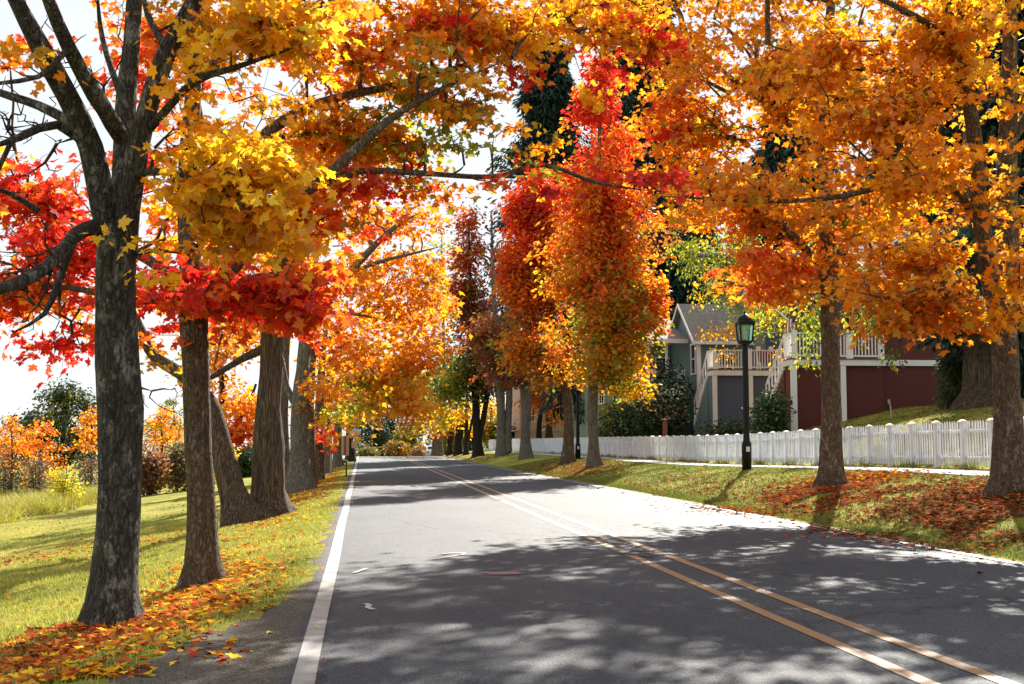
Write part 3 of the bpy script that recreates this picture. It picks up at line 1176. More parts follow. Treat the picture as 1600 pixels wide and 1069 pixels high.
# --- teal house
def teal_house():
    Y = 64.6
    x0 = hx(1091, Y)
    x1 = hx(1166, Y)
    y1 = 70.4
    ze, zr = hz(531, Y - .3), hz(480, (Y + y1) / 2)
    h = thing('house', 'teal house with grey shingled gable and raised cream railed deck behind the street lamp', 'house', (x0, Y, tz(x0, Y)))
    wl = MB()
    zb = .4
    wl.prism([(Y, zb), (y1, zb), (y1, ze), ((Y + y1) / 2, zr - .02), (Y, ze)], 0, x0, x1)
    part('wall', wl, TEAL, h)
    gable_roof(h, x0, x1, Y, y1, ze, zr)
    cb = MB()
    cb.box(x0 - .03, x0 + .16, Y - .03, Y + .02, zb, ze - .25)
    cb.box(x0 - .03, x0 - .003, Y + .03, Y + .14, zb, ze - .25)
    part('corner_trim', cb, WTRIM, h)
    window(h, Y + .35, Y + 1.25, hz(585, Y), hz(536, Y), x0, bars=0, axis='x')
    window(h, x0 + 1.0, x0 + 1.9, hz(590, Y), hz(552, Y), Y)
    fl = MB()
    fl.box(x0 - .05, x1, Y - .06, Y - .003, hz(603, Y) - .1, hz(603, Y) + .1)
    part('belt_trim', fl, WTRIM, h)
    # recessed porch on the left
    px0, px1 = hx(1010, 67), x0 - .01
    yf, yb = 66.8, 70.2
    zf = hz(602, 66.8)
    zt = hz(535, 66.8)
    pm = MB()
    pm.prism([(yf - .35, zt), (yb + .6, zt + 1.5), (yb + .6, zt + 1.62), (yf - .35, zt + .12)], 0, px0 - .3, px1 - .02)
    part('porch_roof', pm, ROOF, h)
    pf = MB()
    pf.box(px0 - .3, px1 - .02, yf - .4, yf - .353, zt - .1, zt + .13)
    pf.box(px0, px1, yf, yb, zf - .18, zf)
    part('porch_trim', pf, WTRIM, h)
    for px_ in (px0 + .1, (px0 + px1) / 2):
        pp = MB()
        pp.box(px_ - .06, px_ + .06, yf + .03, yf + .15, zf, zt)
        part('porch_post', pp, WTRIM, h)
    bw = MB()
    bw.box(px0, px1, yb, yb + .15, .4, zt + 1.3)
    bw.box(px0, px1, yf + .3, yf + .4, .4, zf - .185)
    part('porch_wall', bw, TEAL, h)
    window(h, px1 - .95, px1 - .15, zf + .25, zf + 1.7, yb, bars=1)
    window(h, px0 + .3, px0 + 1.1, zf + .25, zf + 1.7, yb, bars=1)
    railing(h, (px0, yf + .08, zf), (px1, yf + .08, zf), .8, CREAM, .12)
    # taller slate-blue block behind
    ux0, ux1 = hx(1165, 73), hx(1330, 73)
    up = MB()
    up.box(ux0, ux1, 73, 80, .5, hz(440, 73))
    part('upper_wall', up, SLATE, h)
    gable_roof(h, ux0, ux1, 73, 80, hz(440, 73), hz(400, 73) + .8)
    ct = MB()
    for q in (1167, 1230):
        xx = hx(q, 73)
        ct.box(xx - .1, xx + .1, 72.93, 72.995, 3, hz(442, 73))
    part('wall_trim', ct, WTRIM, h)
    window(h, hx(1240, 73), hx(1262, 73), hz(520, 73), hz(480, 73), 73)
    window(h, hx(1190, 73), hx(1212, 73), hz(520, 73), hz(478, 73), 73)
    # raised deck
    D0 = 60.0
    dx0, dx1 = hx(1116, D0), hx(1222, D0)
    zd = hz(577, D0)
    zb_ = .6
    pl = MB()
    pl.box(dx0 - .06, dx1, D0 - .02, D0 + 1.1, zd - .05, zd)
    pl.box(dx0 + 1.05, dx1, D0 + 1.103, 64.5, zd - .05, zd)
    part('deck_floor', pl, DECKW, h)
    tr = MB()
    tr.box(dx0 - .04, dx1, D0, D0 + .06, zd - .3, zd - .055)
    tr.box(dx0 - .04, dx0, D0 + .065, D0 + 1.1, zd - .3, zd - .055)
    part('deck_trim', tr, CREAM, h)
    bw = MB()
    bw.box(dx0 + .1, dx1, D0 + .2, D0 + .3, zb_, zd - .31)
    part('deck_wall', bw, SLATE, h)
    sw = MB()
    sw.box(dx0 + .02, dx0 + .09, D0 + .19, D0 + 1.11, zb_, zd - .31)
    part('deck_side_wall', sw, TEAL, h)
    for q in (1118, 1174):
        xx = hx(q, D0)
        pp = MB()
        pp.box(xx - .1, xx + .1, D0 + .02, D0 + .18, zb_, zd - .305)
        part('deck_post', pp, CREAM, h)
    for q in (1118, 1172, 1221):
        xx = hx(q, D0)
        pp = MB()
        pp.box(xx - .13 if q == 1172 else xx - .08, xx + .13 if q == 1172 else xx + .08, D0, D0 + .14, zd, zd + 1.0)
        part('newel_post', pp, CREAM, h)
    railing(h, (hx(1121, D0), D0 + .07, zd), (hx(1168, D0), D0 + .07, zd), .92, CREAM)
    railing(h, (hx(1176, D0), D0 + .07, zd), (hx(1218, D0), D0 + .07, zd), .92, CREAM)
    railing(h, (dx0, D0 + .14, zd), (dx0, D0 + 1.05, zd), .92, CREAM)
    stair(h, dx0, D0 + 1.1, D0 + 3.7, zd - .05, hz(658, D0 + 3.5), TEAL)
    # door handle and lamp on the slate wall under the deck
    hd = MB()
    xx = hx(1161, D0)
    hd.lathe((xx, D0 + .17, hz(638, D0)), [(.03, -.05), (.05, -.02), (.05, .03), (.03, .06)], 8)
    part('door_handle', hd, WTRIM, h)
    # porch columns seen above the deck
    for q in (1186, 1206):
        xx = hx(q, 63.5)
        pp = MB()
        pp.box(xx - .09, xx + .09, 63.4, 63.6, zd, ze - .4)
        part('porch_post', pp, WTRIM, h)
    return dx0, dx1, D0, zd


tdx0, tdx1, TD0, tzd = teal_house()


# --- red house
def red_house():
    D0 = 46.0
    x0 = hx(1241, D0)
    xm = hx(1384, D0)
    x1 = 24.0
    zd = hz(559, D0)
    zt = hz(568, D0)
    h = thing('house', 'barn red house with white trimmed deck under the orange maple behind the fence', 'house', (x0, D0, tz(x0, D0)))
    W0 = 46.4
    zr = zd + 3.3
    lo = MB()
    lo.box(xm, x1, W0 + .08, 56, .8, zt)
    part('foundation_wall', lo, REDW, h)
    up = MB()
    up.box(xm, x1, W0, 56, zt + .004, zr)
    xw = hx(1325, 49.2)
    up.box(xw, xm - .004, 49.2, 56, .8, zr)
    part('wall', up, REDW, h)
    tr = MB()
    tr.box(xm + .02, x1, W0 - .05, W0 - .003, zt - .02, zt + .2)
    part('belt_trim', tr, CREAM, h)
    gable_roof(h, xw, x1, W0, 56, zr, zr + 2.6)
    window(h, hx(1440, W0), hx(1462, W0), hz(526, W0), hz(490, W0), W0)
    window(h, hx(1482, W0), hx(1500, W0), hz(530, W0), hz(490, W0), W0)
    # deck
    pl = MB()
    pl.box(x0 - .06, xm - .005, D0 - .03, D0 + 1.05, zd - .04, zd)
    pl.box(x0 + 1.05, xm - .005, D0 + 1.053, 49.15, zd - .04, zd)
    part('deck_floor', pl, DECKW, h)
    tr = MB()
    tr.box(x0 - .05, xm - .004, D0, D0 + .06, zd - .26, zd - .045)
    tr.box(x0 - .05, x0, D0 + .065, D0 + 1.05, zd - .26, zd - .045)
    part('deck_trim', tr, CREAM, h)
    bw = MB()
    bw.box(x0 + .1, xm - .004, D0 + .2, D0 + .3, .8, zd - .265)
    part('deck_wall', bw, REDW, h)
    sw = MB()
    sw.box(x0 + .02, x0 + .09, D0 + .19, D0 + 1.06, .8, zd - .265)
    part('deck_side_wall', sw, REDW, h)
    for q in (1242, 1319):
        xx = hx(q, D0)
        pp = MB()
        pp.box(xx - .1, xx + .1, D0 + .02, D0 + .18, .8, zd - .265)
        part('deck_post', pp, WTRIM, h)
    for q, w_ in ((1244, .08), (1330, .12)):
        xx = hx(q, D0)
        pp = MB()
        pp.box(xx - w_, xx + w_, D0, D0 + .14, zd, zd + 1.05)
        part('newel_post', pp, WTRIM, h)
    cl = MB()
    xx = hx(1380, D0)
    cl.box(xx - .09, xx + .09, D0, D0 + .2, zd, zr)
    part('porch_column', cl, WTRIM, h)
    railing(h, (hx(1247, D0), D0 + .07, zd), (hx(1327, D0), D0 + .07, zd), .95, WTRIM)
    railing(h, (hx(1334, D0), D0 + .07, zd), (hx(1376, D0), D0 + .07, zd), .95, WTRIM)
    for a, b_ in ((1336, 1352), (1356, 1374)):
        window(h, hx(a, 49.2), hx(b_, 49.2), zd + .3, zd + 2.2, 49.2, bars=1)
    railing(h, (x0, D0 + .14, zd), (x0, D0 + 1.0, zd), .95, WTRIM)
    stair(h, x0, D0 + 1.05, D0 + 3.3, zd - .04, hz(640, D0 + 3), REDW)
    return x0, xm, D0, zd


rx0, rxm, RD0, rzd = red_house()

# flag on the blue upper wall
STR = {}
mR = paint('flag red', (.38, .03, .05), .8, .08)
mW = paint('flag white', (.75, .72, .72), .8, .05)
mB = paint('flag blue', (.04, .06, .16), .8, .1)
fy = 49.5
ftop = at(1232, 500, fy)
fl = thing('flag', 'small striped flag hanging on an angled pole between the two houses', 'flag', ftop)
pm = MB()
pm.tube([at(1206, 478, fy + 1.2), at(1222, 492, fy + .5), at(1233, 502, fy - .1)], [.018, .018, .015], 6)
part('flag_pole', pm, WTRIM, fl)
for mat, nm in ((mR, 'red_stripes'), (mW, 'white_stripes'), (mB, 'canton')):
    q = MB()
    for i in range(9):
        red = i % 2 == 0
        if nm == 'canton':
            continue
        if (nm == 'red_stripes') != red:
            continue
        for s in range(6):
            vs = []
            for (ii, ss) in ((i, s), (i + 1, s), (i + 1, s + 1), (i, s + 1)):
                xx = ftop.x - .13 + ii * .045 + ss * -.012
                yy = fy - .2 + .05 * math.sin(ii * .9 + ss * .5)
                zz = ftop.z - .02 - ss * .085 + ii * .012
                vs.append((xx, yy, zz))
            q.add(vs, [(0, 1, 2, 3)])
    if nm == 'canton':
        vs = []
        for (ii, ss) in ((5, 0), (9, 0), (9, 2), (5, 2)):
            vs.append((ftop.x - .13 + ii * .045 - ss * .012, fy - .215 + .05 * math.sin(ii * .9 + ss * .5), ftop.z - .02 - ss * .085 + ii * .012))
        q.add(vs, [(0, 1, 2, 3)])
    part(nm, q, mat, fl)

# garden chair on the teal house deck (dark red fabric)
MAROON = paint('maroon fabric', (.10, .012, .018), .8, .15)


def deck_chair(px, Y, z, label):
    x = hx(px, Y)
    r = thing('deck_chair', label, 'chair', (x, Y, z), 'maroon chairs on the deck')
    s = MB()
    s.box(x - .26, x + .26, Y - .25, Y + .25, z + .4, z + .46)
    part('seat', s, MAROON, r)
    s = MB()
    s.prism([(Y + .24, z + .46), (Y + .29, z + .46), (Y + .42, z + 1.0), (Y + .37, z + 1.0)], 0, x - .26, x + .26)
    part('backrest', s, MAROON, r)
    for a in (-1, 1):
        for b_ in (-1, 1):
            s = MB()
            s.bar((x + a * .23, Y + b_ * .22, z + .4), (x + a * .27, Y + b_ * .27, z), .035, .035, (0, 1, 0))
            part('leg', s, BLACK, r)


deck_chair(1197, TD0 + 1.0, tzd, 'maroon deck chair behind the cream railing, the one nearer the street lamp')
deck_chair(1211, TD0 + 1.6, tzd, 'maroon deck chair behind the cream railing, the one nearer the red house stair')

# --- sage green house far left of the teal one
def small_house(name_label, pxa, pxb, Y, ztop_py, mat, roofmat=ROOF):
    xa, xb = hx(pxa, Y), hx(pxb, Y)
    zb = tz(xa, Y) - .5
    zt = hz(ztop_py, Y)
    h = thing('house', name_label, 'house', (xa, Y, zb + .5))
    wl = MB()
    wl.box(xa, xb, Y, Y + 8, zb, zt)
    part('wall', wl, mat, h)
    gable_roof(h, xa, xb, Y, Y + 8, zt, zt + 2.4, roofmat and .4)
    return h, xa, xb, zb + .5, zt


h, xa, xb, zb, zt = small_house('sage green house half hidden behind the columnar trees and dark bush', 925, 1000, 86, 560, GREENW)
window(h, hx(957, 86), hx(968, 86), hz(632, 86), hz(605, 86), 86)
window(h, hx(935, 86), hx(944, 86), hz(632, 86), hz(605, 86), 86)
h, xa, xb, zb, zt = small_house('tan house with a railed deck behind the far fence', 812, 905, 124, 590, TANW)
zdk = hz(672, 120)
dk = MB()
dk.box(hx(803, 120), hx(893, 120), 120, 123.9, zdk - .15, zdk)
dk.box(hx(805, 120), hx(893, 120), 120.15, 120.25, zb - .6, zdk - .155)
part('deck', dk, TANW, h)
railing(h, (hx(804, 120), 120.08, zdk), (hx(868, 120), 120.08, zdk), 1.0, TANW, .2)
sm = MB()
sm.bar((hx(845, 120), 119.9, hz(675, 120)), (hx(866, 120), 119.9, hz(658, 120)), .08, .12)
part('handrail', sm, CREAM, h)
window(h, hx(842, 124), hx(850, 124), hz(614, 124), hz(602, 124), 124)
window(h, hx(826, 124), hx(836, 124), hz(660, 124), hz(640, 124), 124)

# yard standpipe and brown garden post
PIPE = paint('pale pipe', (.45, .36, .30), .6, .15)
c = at(1393, 655, 41.5)
zg = tz(c.x, 41.5)
t_ = thing('standpipe', 'thin pale standpipe on the lawn before the dark red wall', 'pipe', (c.x, c.y, zg))
m_ = MB()
m_.tube([(c.x, c.y, zg - .1), (c.x - .02, c.y, zg + .42), (c.x - .06, c.y, zg + .56)], [.025, .025, .022], 7)
part('pipe', m_, PIPE, t_)
m_ = MB()
m_.tube([(c.x - .06, c.y, zg + .53), (c.x - .09, c.y - .02, zg + .66)], [.045, .04], 8)
part('spigot', m_, PIPE, t_)
WOODP = paint('terracotta wood', (.26, .10, .07), .7, .15)
c = at(1039, 690, 60)
zg = tz(c.x, 60)
zt = hz(660, 60)
t_ = thing('garden_post', 'short reddish garden post with a white tap before the dark bush', 'post', (c.x, c.y, zg))
m_ = MB()
m_.box(c.x - .1, c.x + .1, c.y - .1, c.y + .1, zg - .1, zt)
m_.lathe((c.x, c.y, zt), [(.12, 0), (.12, .04), (.05, .09)], 4)
part('post', m_, WOODP, t_)
m_ = MB()
m_.bar((c.x - .16, c.y - .02, zt + .14), (c.x + .16, c.y - .02, zt + .14), .04, .04)
m_.bar((c.x, c.y, zt + .08), (c.x, c.y, zt + .22), .035, .035, (0, 1, 0))
part('tap', m_, WTRIM, t_)

# ---------------------------------------------------------------- signs and pole on the left verge
STEEL = paint('dark steel post', (.06, .055, .05), .6, .2)
GALV = paint('dull galvanised back', (.42, .44, .46), .5, .12)
BOARD = paint('weathered tan board', (.44, .27, .17), .7, .12)
c = gp(541, 745)
t_ = thing('road_sign', 'tall tan rectangular sign board on a dark post seen from behind at the left verge', 'sign', c)
m_ = MB()
m_.bar((c.x, c.y, c.z - .1), (c.x, c.y, hz(682, c.y, 541)), .07, .07, (0, 1, 0))
part('post', m_, STEEL, t_)
m_ = MB()
m_.box(hx(534, c.y), hx(546, c.y), c.y - .07, c.y - .04, hz(712, c.y, 541), hz(681, c.y, 541))
bo = part('board', m_, BOARD, t_)
m_ = MB()
xx = hx(540, c.y)
m_.box(xx - .025, xx + .025, c.y - .10, c.y - .072, hz(711, c.y, 541), hz(682, c.y, 541))
part('batten', m_, STEEL, bo)
m_ = MB()
zz = hz(720, c.y, 541)
m_.bar((c.x - .18, c.y - .05, zz + .08), (c.x + .1, c.y - .05, zz - .04), .05, .05)
part('bracket', m_, GALV, t_)
c = gp(556, 722)
Yd = 88.0
c = Vector((hx(555, Yd), Yd, tz(hx(555, Yd), Yd)))
t_ = thing('road_sign', 'pale diamond sign above a small plate at the far end of the left verge', 'sign', c)
m_ = MB()
m_.bar((c.x, c.y, c.z - .1), (c.x, c.y, hz(668, Yd, 553)), .07, .07, (0, 1, 0))
part('post', m_, STEEL, t_)
m_ = MB()
zc = hz(677, Yd, 553)
hh = .42
m_.prism([(c.x - hh, zc), (c.x, zc - hh), (c.x + hh, zc), (c.x, zc + hh)], 1, c.y - .065, c.y - .04)
part('diamond', m_, GALV, t_)
m_ = MB()
m_.box(c.x - .22, c.x + .2, c.y - .065, c.y - .04, hz(700, Yd, 553), hz(689, Yd, 553))
part('plate', m_, BOARD, t_)
c = gp(517, 742)
t_ = thing('pole', 'slim weathered grey pole among the left trunks', 'pole', c)
m_ = MB()
m_.tube([(c.x, c.y, c.z - .1), (c.x, c.y, hz(660, c.y, 517))], [.06, .05], 8)
part('shaft', m_, paint('weathered wood', (.28, .26, .23), .8, .2), t_)
m_ = MB()
m_.lathe((c.x, c.y, hz(660, c.y, 517)), [(.075, 0), (.075, .05), (.03, .1)], 8)
part('pole_cap', m_, GALV, t_)

# ---------------------------------------------------------------- white car at the far end
CARW = paint('white car paint', (.75, .76, .78), .25, .03)
TYRE = paint('tyre rubber', (.02, .02, .02), .8, .1)


def car(x, y, z, label):
    r = thing('parked_car', label, 'car', (x, y, z))
    m_ = MB()
    # side outline (y, z) extruded over the width: bonnet, windscreen, roof, tail
    prof = [(-2.1, .28), (2.1, .28), (2.15, .62), (2.0, .88), (1.1, .95), (.45, 1.42), (-1.1, 1.45), (-1.75, 1.0), (-2.1, .92), (-2.18, .6)]
    m_.prism([(y + a, z + b_) for a, b_ in prof], 0, x - .85, x + .85)
    body = part('body', m_, CARW, r)
    bv = body.modifiers.new('soft edges', 'BEVEL')
    bv.width = .08
    bv.segments = 3
    g = MB()
    for s in (-1, 1):
        g.prism([(y + .95, z + .98), (y + .42, z + 1.36), (y - 1.05, z + 1.38), (y - 1.5, z + 1.0)], 0, x + s * .852 - .006, x + s * .852 + .006)
    g.prism([(x - .7, z + 1.0), (x + .7, z + 1.0), (x + .62, z + 1.36), (x - .62, z + 1.36)], 1, y - 1.62, y - 1.55)
    part('window', g, PANE, r)
    for sx in (-1, 1):
        for q in (-1.35, 1.3):
            wv = MB()
            wv.tube([(x + sx * .72, y + q, z + .31), (x + sx * .88, y + q, z + .31)], [.31, .31], 16)
            wo = part('wheel', wv, TYRE, r)
            wv = MB()
            wv.tube([(x + sx * .875, y + q, z + .31), (x + sx * .89, y + q, z + .31)], [.18, .17], 12)
            part('rim', wv, GALV, wo)
    for sx in (-1, 1):
        lm = MB()
        lm.box(x + sx * .68 - .12, x + sx * .68 + .12, y - 2.2, y - 2.15, z + .68, z + .82)
        part('tail_lamp', lm, mR, r)


CY_ = 143.0
car(hx(677, CY_), CY_, tz(hx(677, CY_), CY_), 'small white car at the far end of the road beside the last right trunks')
#TREES_HERE

# ---------------------------------------------------------------- trees
RN = np.random.default_rng(77)
GL = 'maples along the left verge'
GR = 'trees along the right verge'
shrub_later = []
GE = 'bushes beyond the crest of the road'


def px_tree(name, label, group, px, py, stems, blobs, bark, seed, Y=None, bare=None, extra=None, **kw):
    """tree whose trunk foot is seen at (px,py); stems and blobs are given around its own distance"""
    if Y is None:
        b = gp(px, py)
    else:
        b = Vector((hx(px, Y), Y, 0))
        b.z = tz(b.x, Y)
    rng = np.random.default_rng(seed)
    SS = []
    for i, st in enumerate(stems):
        s = pst(st, b.y, kw.pop('step', .22) if False else .22 if b.y < 40 else .5)
        if i == 0 or st[0][3] < 0:
            pass
        SS.append(s)
    # sink the foot a little into the ground
    f = SS[0]
    f0 = f[0].copy()
    f0[2] = min(f[0, 2], b.z) - .15
    SS[0] = np.vstack([f0, f])
    T = blob_targets(blobs, b.y, rng)
    if extra:
        T += extra(b, rng)
    B = None
    if bare:
        B = []
        for (qx, qy, dy, rx, ry, rd, n) in bare:
            c = at(qx, qy, b.y + dy)
            k = (b.y + dy) / F
            for _ in range(n):
                v = rng.normal(size=3)
                v /= np.linalg.norm(v)
                B.append(np.array(c) + v * rng.random() ** .45 * np.array([rx * k, rd, ry * k]))
    return build_tree(name, label, group, tuple(b), SS, T, bark, seed=seed, bare=B, **kw)


# --- left row, nearest first
px_tree('maple_tree', 'grey barked maple with forking trunk, nearest tree at the left edge of the lawn', GL, 178, 974,
        [[(178, 974, 0, 36), (180, 900, 0, 33), (184, 800, 0, 32), (188, 700, 0, 33), (189, 640, 0, 34), (184, 570, 0, 31), (181, 480, 0, 30), (182, 415, 0, 31), (184, 350, 0, 29)],
         [(180, 400, 0, 24), (162, 320, -.1, 21), (142, 230, -.25, 19), (105, 150, -.5, 17), (62, 70, -.8, 15), (20, -10, -1.0, 12), (-30, -140, -1.2, 8)],
         [(190, 380, .1, 22), (192, 280, .3, 17), (196, 170, .5, 15), (205, 70, .7, 13), (212, -40, .9, 11), (220, -170, 1.0, 7)],
         [(192, 400, 0, 22), (206, 290, -.2, 18), (228, 180, -.3, 16), (262, 80, -.4, 15), (305, 0, -.5, 13), (345, -100, -.6, 9)],
         [(190, 215, .0, 13), (150, 150, -.6, 13), (108, 75, -1.0, 11), (72, -10, -1.4, 9), (40, -110, -1.6, 6)],
         [(158, 352, 0, 13), (120, 366, -.6, 11), (70, 420, -1.3, 10), (0, 452, -2.0, 8), (-70, 470, -2.6, 5)],
         [(150, 240, 0, 9), (90, 195, -.3, 7), (30, 215, -.7, 6), (-40, 240, -1.0, 4)],
         [(130, 200, 0, 9), (60, 165, .3, 7), (0, 145, .6, 6), (-60, 120, .8, 4)],
         [(120, 360, -.6, 7), (95, 430, -.7, 6), (70, 490, -.8, 4), (20, 520, -1.0, 2)],
         [(235, 200, -.3, 7), (300, 130, -.8, 6), (360, 108, -1.0, 5), (460, 75, -1.3, 3)],
         [(20, 215, -.7, 4), (-20, 300, -.9, 3), (-60, 340, -1.0, 2)],
         [(60, 330, .5, 5), (10, 300, .3, 4), (-50, 290, 0, 3)],
         [(108, 75, -1.0, 5), (60, 120, -1.4, 4), (0, 130, -1.8, 3), (-40, 150, -2, 2)],
         [(262, 80, -.4, 6), (230, 20, .1, 5), (215, -60, .4, 3)],
         [(196, 170, .5, 6), (160, 60, .9, 4), (150, -40, 1.1, 2)],
         [(215, 270, -.3, 7), (270, 270, -.9, 5), (330, 290, -1.3, 3), (390, 330, -1.5, 2)]],
        [(395, 130, -.9, 100, 95, 1.2, 46, 'gold*3+yellow*2+amber'), (400, 250, -1.0, 105, 100, 1.1, 46, 'gold*3+yellow*3'), (325, 300, -1.0, 80, 85, .9, 28, 'gold*3+yellow*2'),
         (250, 370, -1.1, 60, 45, .4, 12, 'gold*2+yellow'), (400, 350, -1.0, 95, 50, .8, 22, 'gold*2+amber'), (430, 40, -1.2, 110, 60, .9, 36, 'gold*2+amber*2+yellow'),
         (330, 40, .3, 60, 40, .6, 6, 'amber*2+gold'), (190, 405, -1.0, 22, 20, .2, 3, 'gold'), (60, 90, -1.0, 70, 70, .6, 3, 'amber'), (30, 130, -.8, 60, 90, .6, 3, 'amber'),
         (380, -110, -.8, 200, 70, 1.6, 50, 'gold+amber'), (100, -160, -.5, 240, 80, 1.8, 40, 'amber+gold'), (80, 470, -1.0, 40, 30, .3, 1, 'amber')],
        'grey', 3, leaf=.096, per=28, clump=.27, lay=.3, spray=True, sides=34, flare=.28, zatt=-.4 + 3.2, twig=.0042,
        bare=[(20, 200, -.8, 80, 120, .8, 70), (30, 420, -1.4, 90, 90, .8, 60), (90, 520, -1.0, 100, 40, .6, 10), (130, 90, -.6, 110, 90, .8, 22), (330, 200, -1.0, 110, 110, .8, 20)])

px_tree('maple_tree', 'brown barked maple with low red leaf band and long limbs arching over the road', GL, 314, 915,
        [[(314, 915, 0, 25), (315, 840, 0, 21.5), (312, 740, 0, 20.5), (307, 620, 0, 20.5), (303, 520, 0, 22), (302, 490, 0, 22)],
         [(302, 500, 0, 20), (297, 400, .1, 17), (295, 300, .2, 16), (300, 180, .2, 14), (308, 60, .2, 12), (312, -60, .3, 9), (300, -200, .3, 6)],
         [(304, 500, 0, 16), (360, 425, -.2, 11), (425, 355, -.5, 10), (480, 300, -.6, 9), (526, 262, -.6, 8), (565, 224, -.5, 7), (630, 172, -.2, 6), (720, 125, .2, 3), (800, 90, .5, 2)],
         [(300, 330, .2, 12), (380, 240, .4, 10), (450, 185, .6, 9), (520, 155, .8, 7), (640, 128, 1.2, 6), (760, 88, 1.8, 4), (830, 30, 2.2, 2)],
         [(480, 300, -.6, 6), (560, 268, -.3, 5.5), (660, 271, .2, 4.5), (770, 276, .8, 4), (850, 258, 1.3, 3.5), (930, 285, 1.8, 3), (1010, 298, 2.2, 2)],
         [(300, 450, 0, 10), (230, 405, .6, 8), (130, 352, 1.2, 7), (30, 320, 2.0, 5), (-60, 300, 2.5, 3)],
         [(302, 470, 0, 9), (220, 470, -.3, 6), (110, 450, .2, 4), (20, 440, .8, 2)],
         [(304, 480, 0, 10), (380, 440, -.5, 7), (450, 430, -.8, 4), (490, 450, -.9, 2)],
         [(310, 120, .2, 9), (420, 40, .2, 7), (560, -10, .8, 5.5), (720, -20, 2.2, 4), (880, -20, 4.5, 2)]],
        [(340, 458, -.4, 130, 42, 1.2, 52, 'red*5+flame'), (440, 450, -.8, 75, 36, .8, 28, 'red*3+flame'), (250, 225, 1.0, 70, 100, .9, 24, 'flame*2+red*2+orange'), (280, 340, .8, 70, 60, .9, 20, 'orange+gold+flame'), (235, 455, .3, 85, 40, .9, 30, 'red*3+flame'), (460, 495, -.5, 40, 18, .4, 8, 'flame+orange'),
         (60, 300, 1.6, 95, 65, .9, 30, 'red*4+flame*2+orange'), (110, 390, 1.0, 100, 60, .9, 36, 'red*5+flame'), (40, 460, .8, 80, 45, .8, 26, 'red+flame*2'), (90, 540, .6, 40, 14, .4, 3, 'red'),
         (150, 80, 1.2, 110, 80, 1.0, 26, 'flame*2+orange+red'), (240, 200, .9, 60, 90, .8, 14, 'flame+red*2'), (270, 60, .8, 80, 70, 1.0, 18, 'flame*2+orange'),
         (520, 60, .6, 110, 70, 1.2, 44, 'orange*3+flame*2+amber+red'), (520, 200, .6, 85, 70, .9, 30, 'orange*3+amber*2+lime+gold'), (450, 330, .0, 80, 50, .8, 24, 'flame*2+orange*2+olive'),
         (620, 120, .9, 95, 60, 1.1, 30, 'orange*2+lime+gold*2+amber'), (600, 210, .5, 85, 50, .8, 20, 'lime+olive+amber*2+orange*2'), (580, 275, -.1, 90, 22, .5, 22, 'red*2+flame*2+orange'),
         (690, 40, 1.0, 100, 60, 1.1, 44, 'gold*2+amber*2+orange+red'), (790, 60, 1.6, 90, 60, 1.0, 44, 'gold*3+amber*2+orange'), (880, 40, 2.0, 80, 50, .9, 36, 'gold*3+amber+orange'),
         (950, 60, 2.4, 60, 60, .8, 22, 'gold*2+amber*2+red'), (720, 170, .8, 85, 30, .7, 12, 'olive+amber+gold'), (690, 235, .5, 105, 26, .6, 20, 'lime*2+amber+red'), (800, 245, 1.1, 75, 20, .5, 11, 'olive+red+amber'),
         (700, 285, .4, 80, 18, .5, 16, 'amber+olive+flame'), (900, 275, 1.7, 85, 16, .4, 9, 'red*4+crimson'), (1010, 275, 2.1, 60, 16, .4, 6, 'red*4'), (1030, 55, 2.4, 22, 45, .5, 5, 'red*4+crimson'), (955, 105, 2.3, 40, 16, .4, 5, 'red'), (985, 35, 2.4, 50, 40, .6, 14, 'gold+amber'),
         (560, -120, .4, 280, 80, 2.2, 70, 'orange+gold+amber'), (890, 5, 4.6, 80, 34, 1.2, 26, 'gold*2+amber'), (800, -70, 3.6, 100, 50, 1.4, 40, 'gold+amber'), (250, -150, .4, 220, 80, 2.0, 40, 'flame+orange')],
        'brown', 5, leaf=.102, per=29, clump=.33, lay=.3, spray=True, sides=26, flare=.45, zatt=2.0, twig=.0058,
        bare=[(90, 480, .6, 110, 70, .8, 12), (740, 200, .8, 60, 60, .6, 8), (640, 250, .4, 100, 40, .6, 8)])

px_tree('maple_tree', 'old furrowed tree with two trunks splitting in a V at the ground', GL, 412, 808,
        [[(424, 806, 0, 31), (421, 770, 0, 25), (419, 700, 0, 22), (421, 620, 0, 19), (425, 540, 0, 16), (432, 470, .1, 17), (448, 400, .2, 14), (462, 300, .3, 11), (470, 200, .3, 8)],
         [(384, 826, -.6, 30), (366, 780, -.6, 21), (350, 720, -.6, 18), (336, 660, -.5, 15), (316, 615, -.4, 13), (280, 582, -.2, 10), (240, 556, .2, 8), (222, 520, .4, 7), (200, 470, .6, 5)],
         [(426, 540, 0, 9), (380, 560, .5, 6), (330, 590, .9, 4)],
         [(440, 430, .2, 9), (500, 340, 0, 7), (560, 270, 0, 4)]],
        [(420, 500, -1.0, 50, 30, .8, 16, 'orange*3+gold'), (380, 470, .5, 70, 60, 1.4, 26, 'orange*2+amber'), (480, 430, .5, 60, 60, 1.4, 28, 'orange*2+amber*2'), (440, 330, .3, 110, 60, 1.6, 40, 'orange+amber+flame'),
         (250, 520, .6, 60, 40, 1.0, 10, 'orange+amber'), (360, 350, .5, 90, 60, 1.4, 26, 'orange+flame'), (450, 220, .3, 120, 70, 1.8, 36, 'orange+amber'), (520, 270, 0, 60, 50, 1.0, 16, 'amber')],
        'furrow', 8, leaf=.14, per=24, clump=.42, lay=.35, spray=True, sides=26, flare=.3, zatt=4.2, shape='maple',
        bare=[(240, 620, .5, 70, 40, .8, 12), (340, 570, .6, 50, 40, .6, 6)])

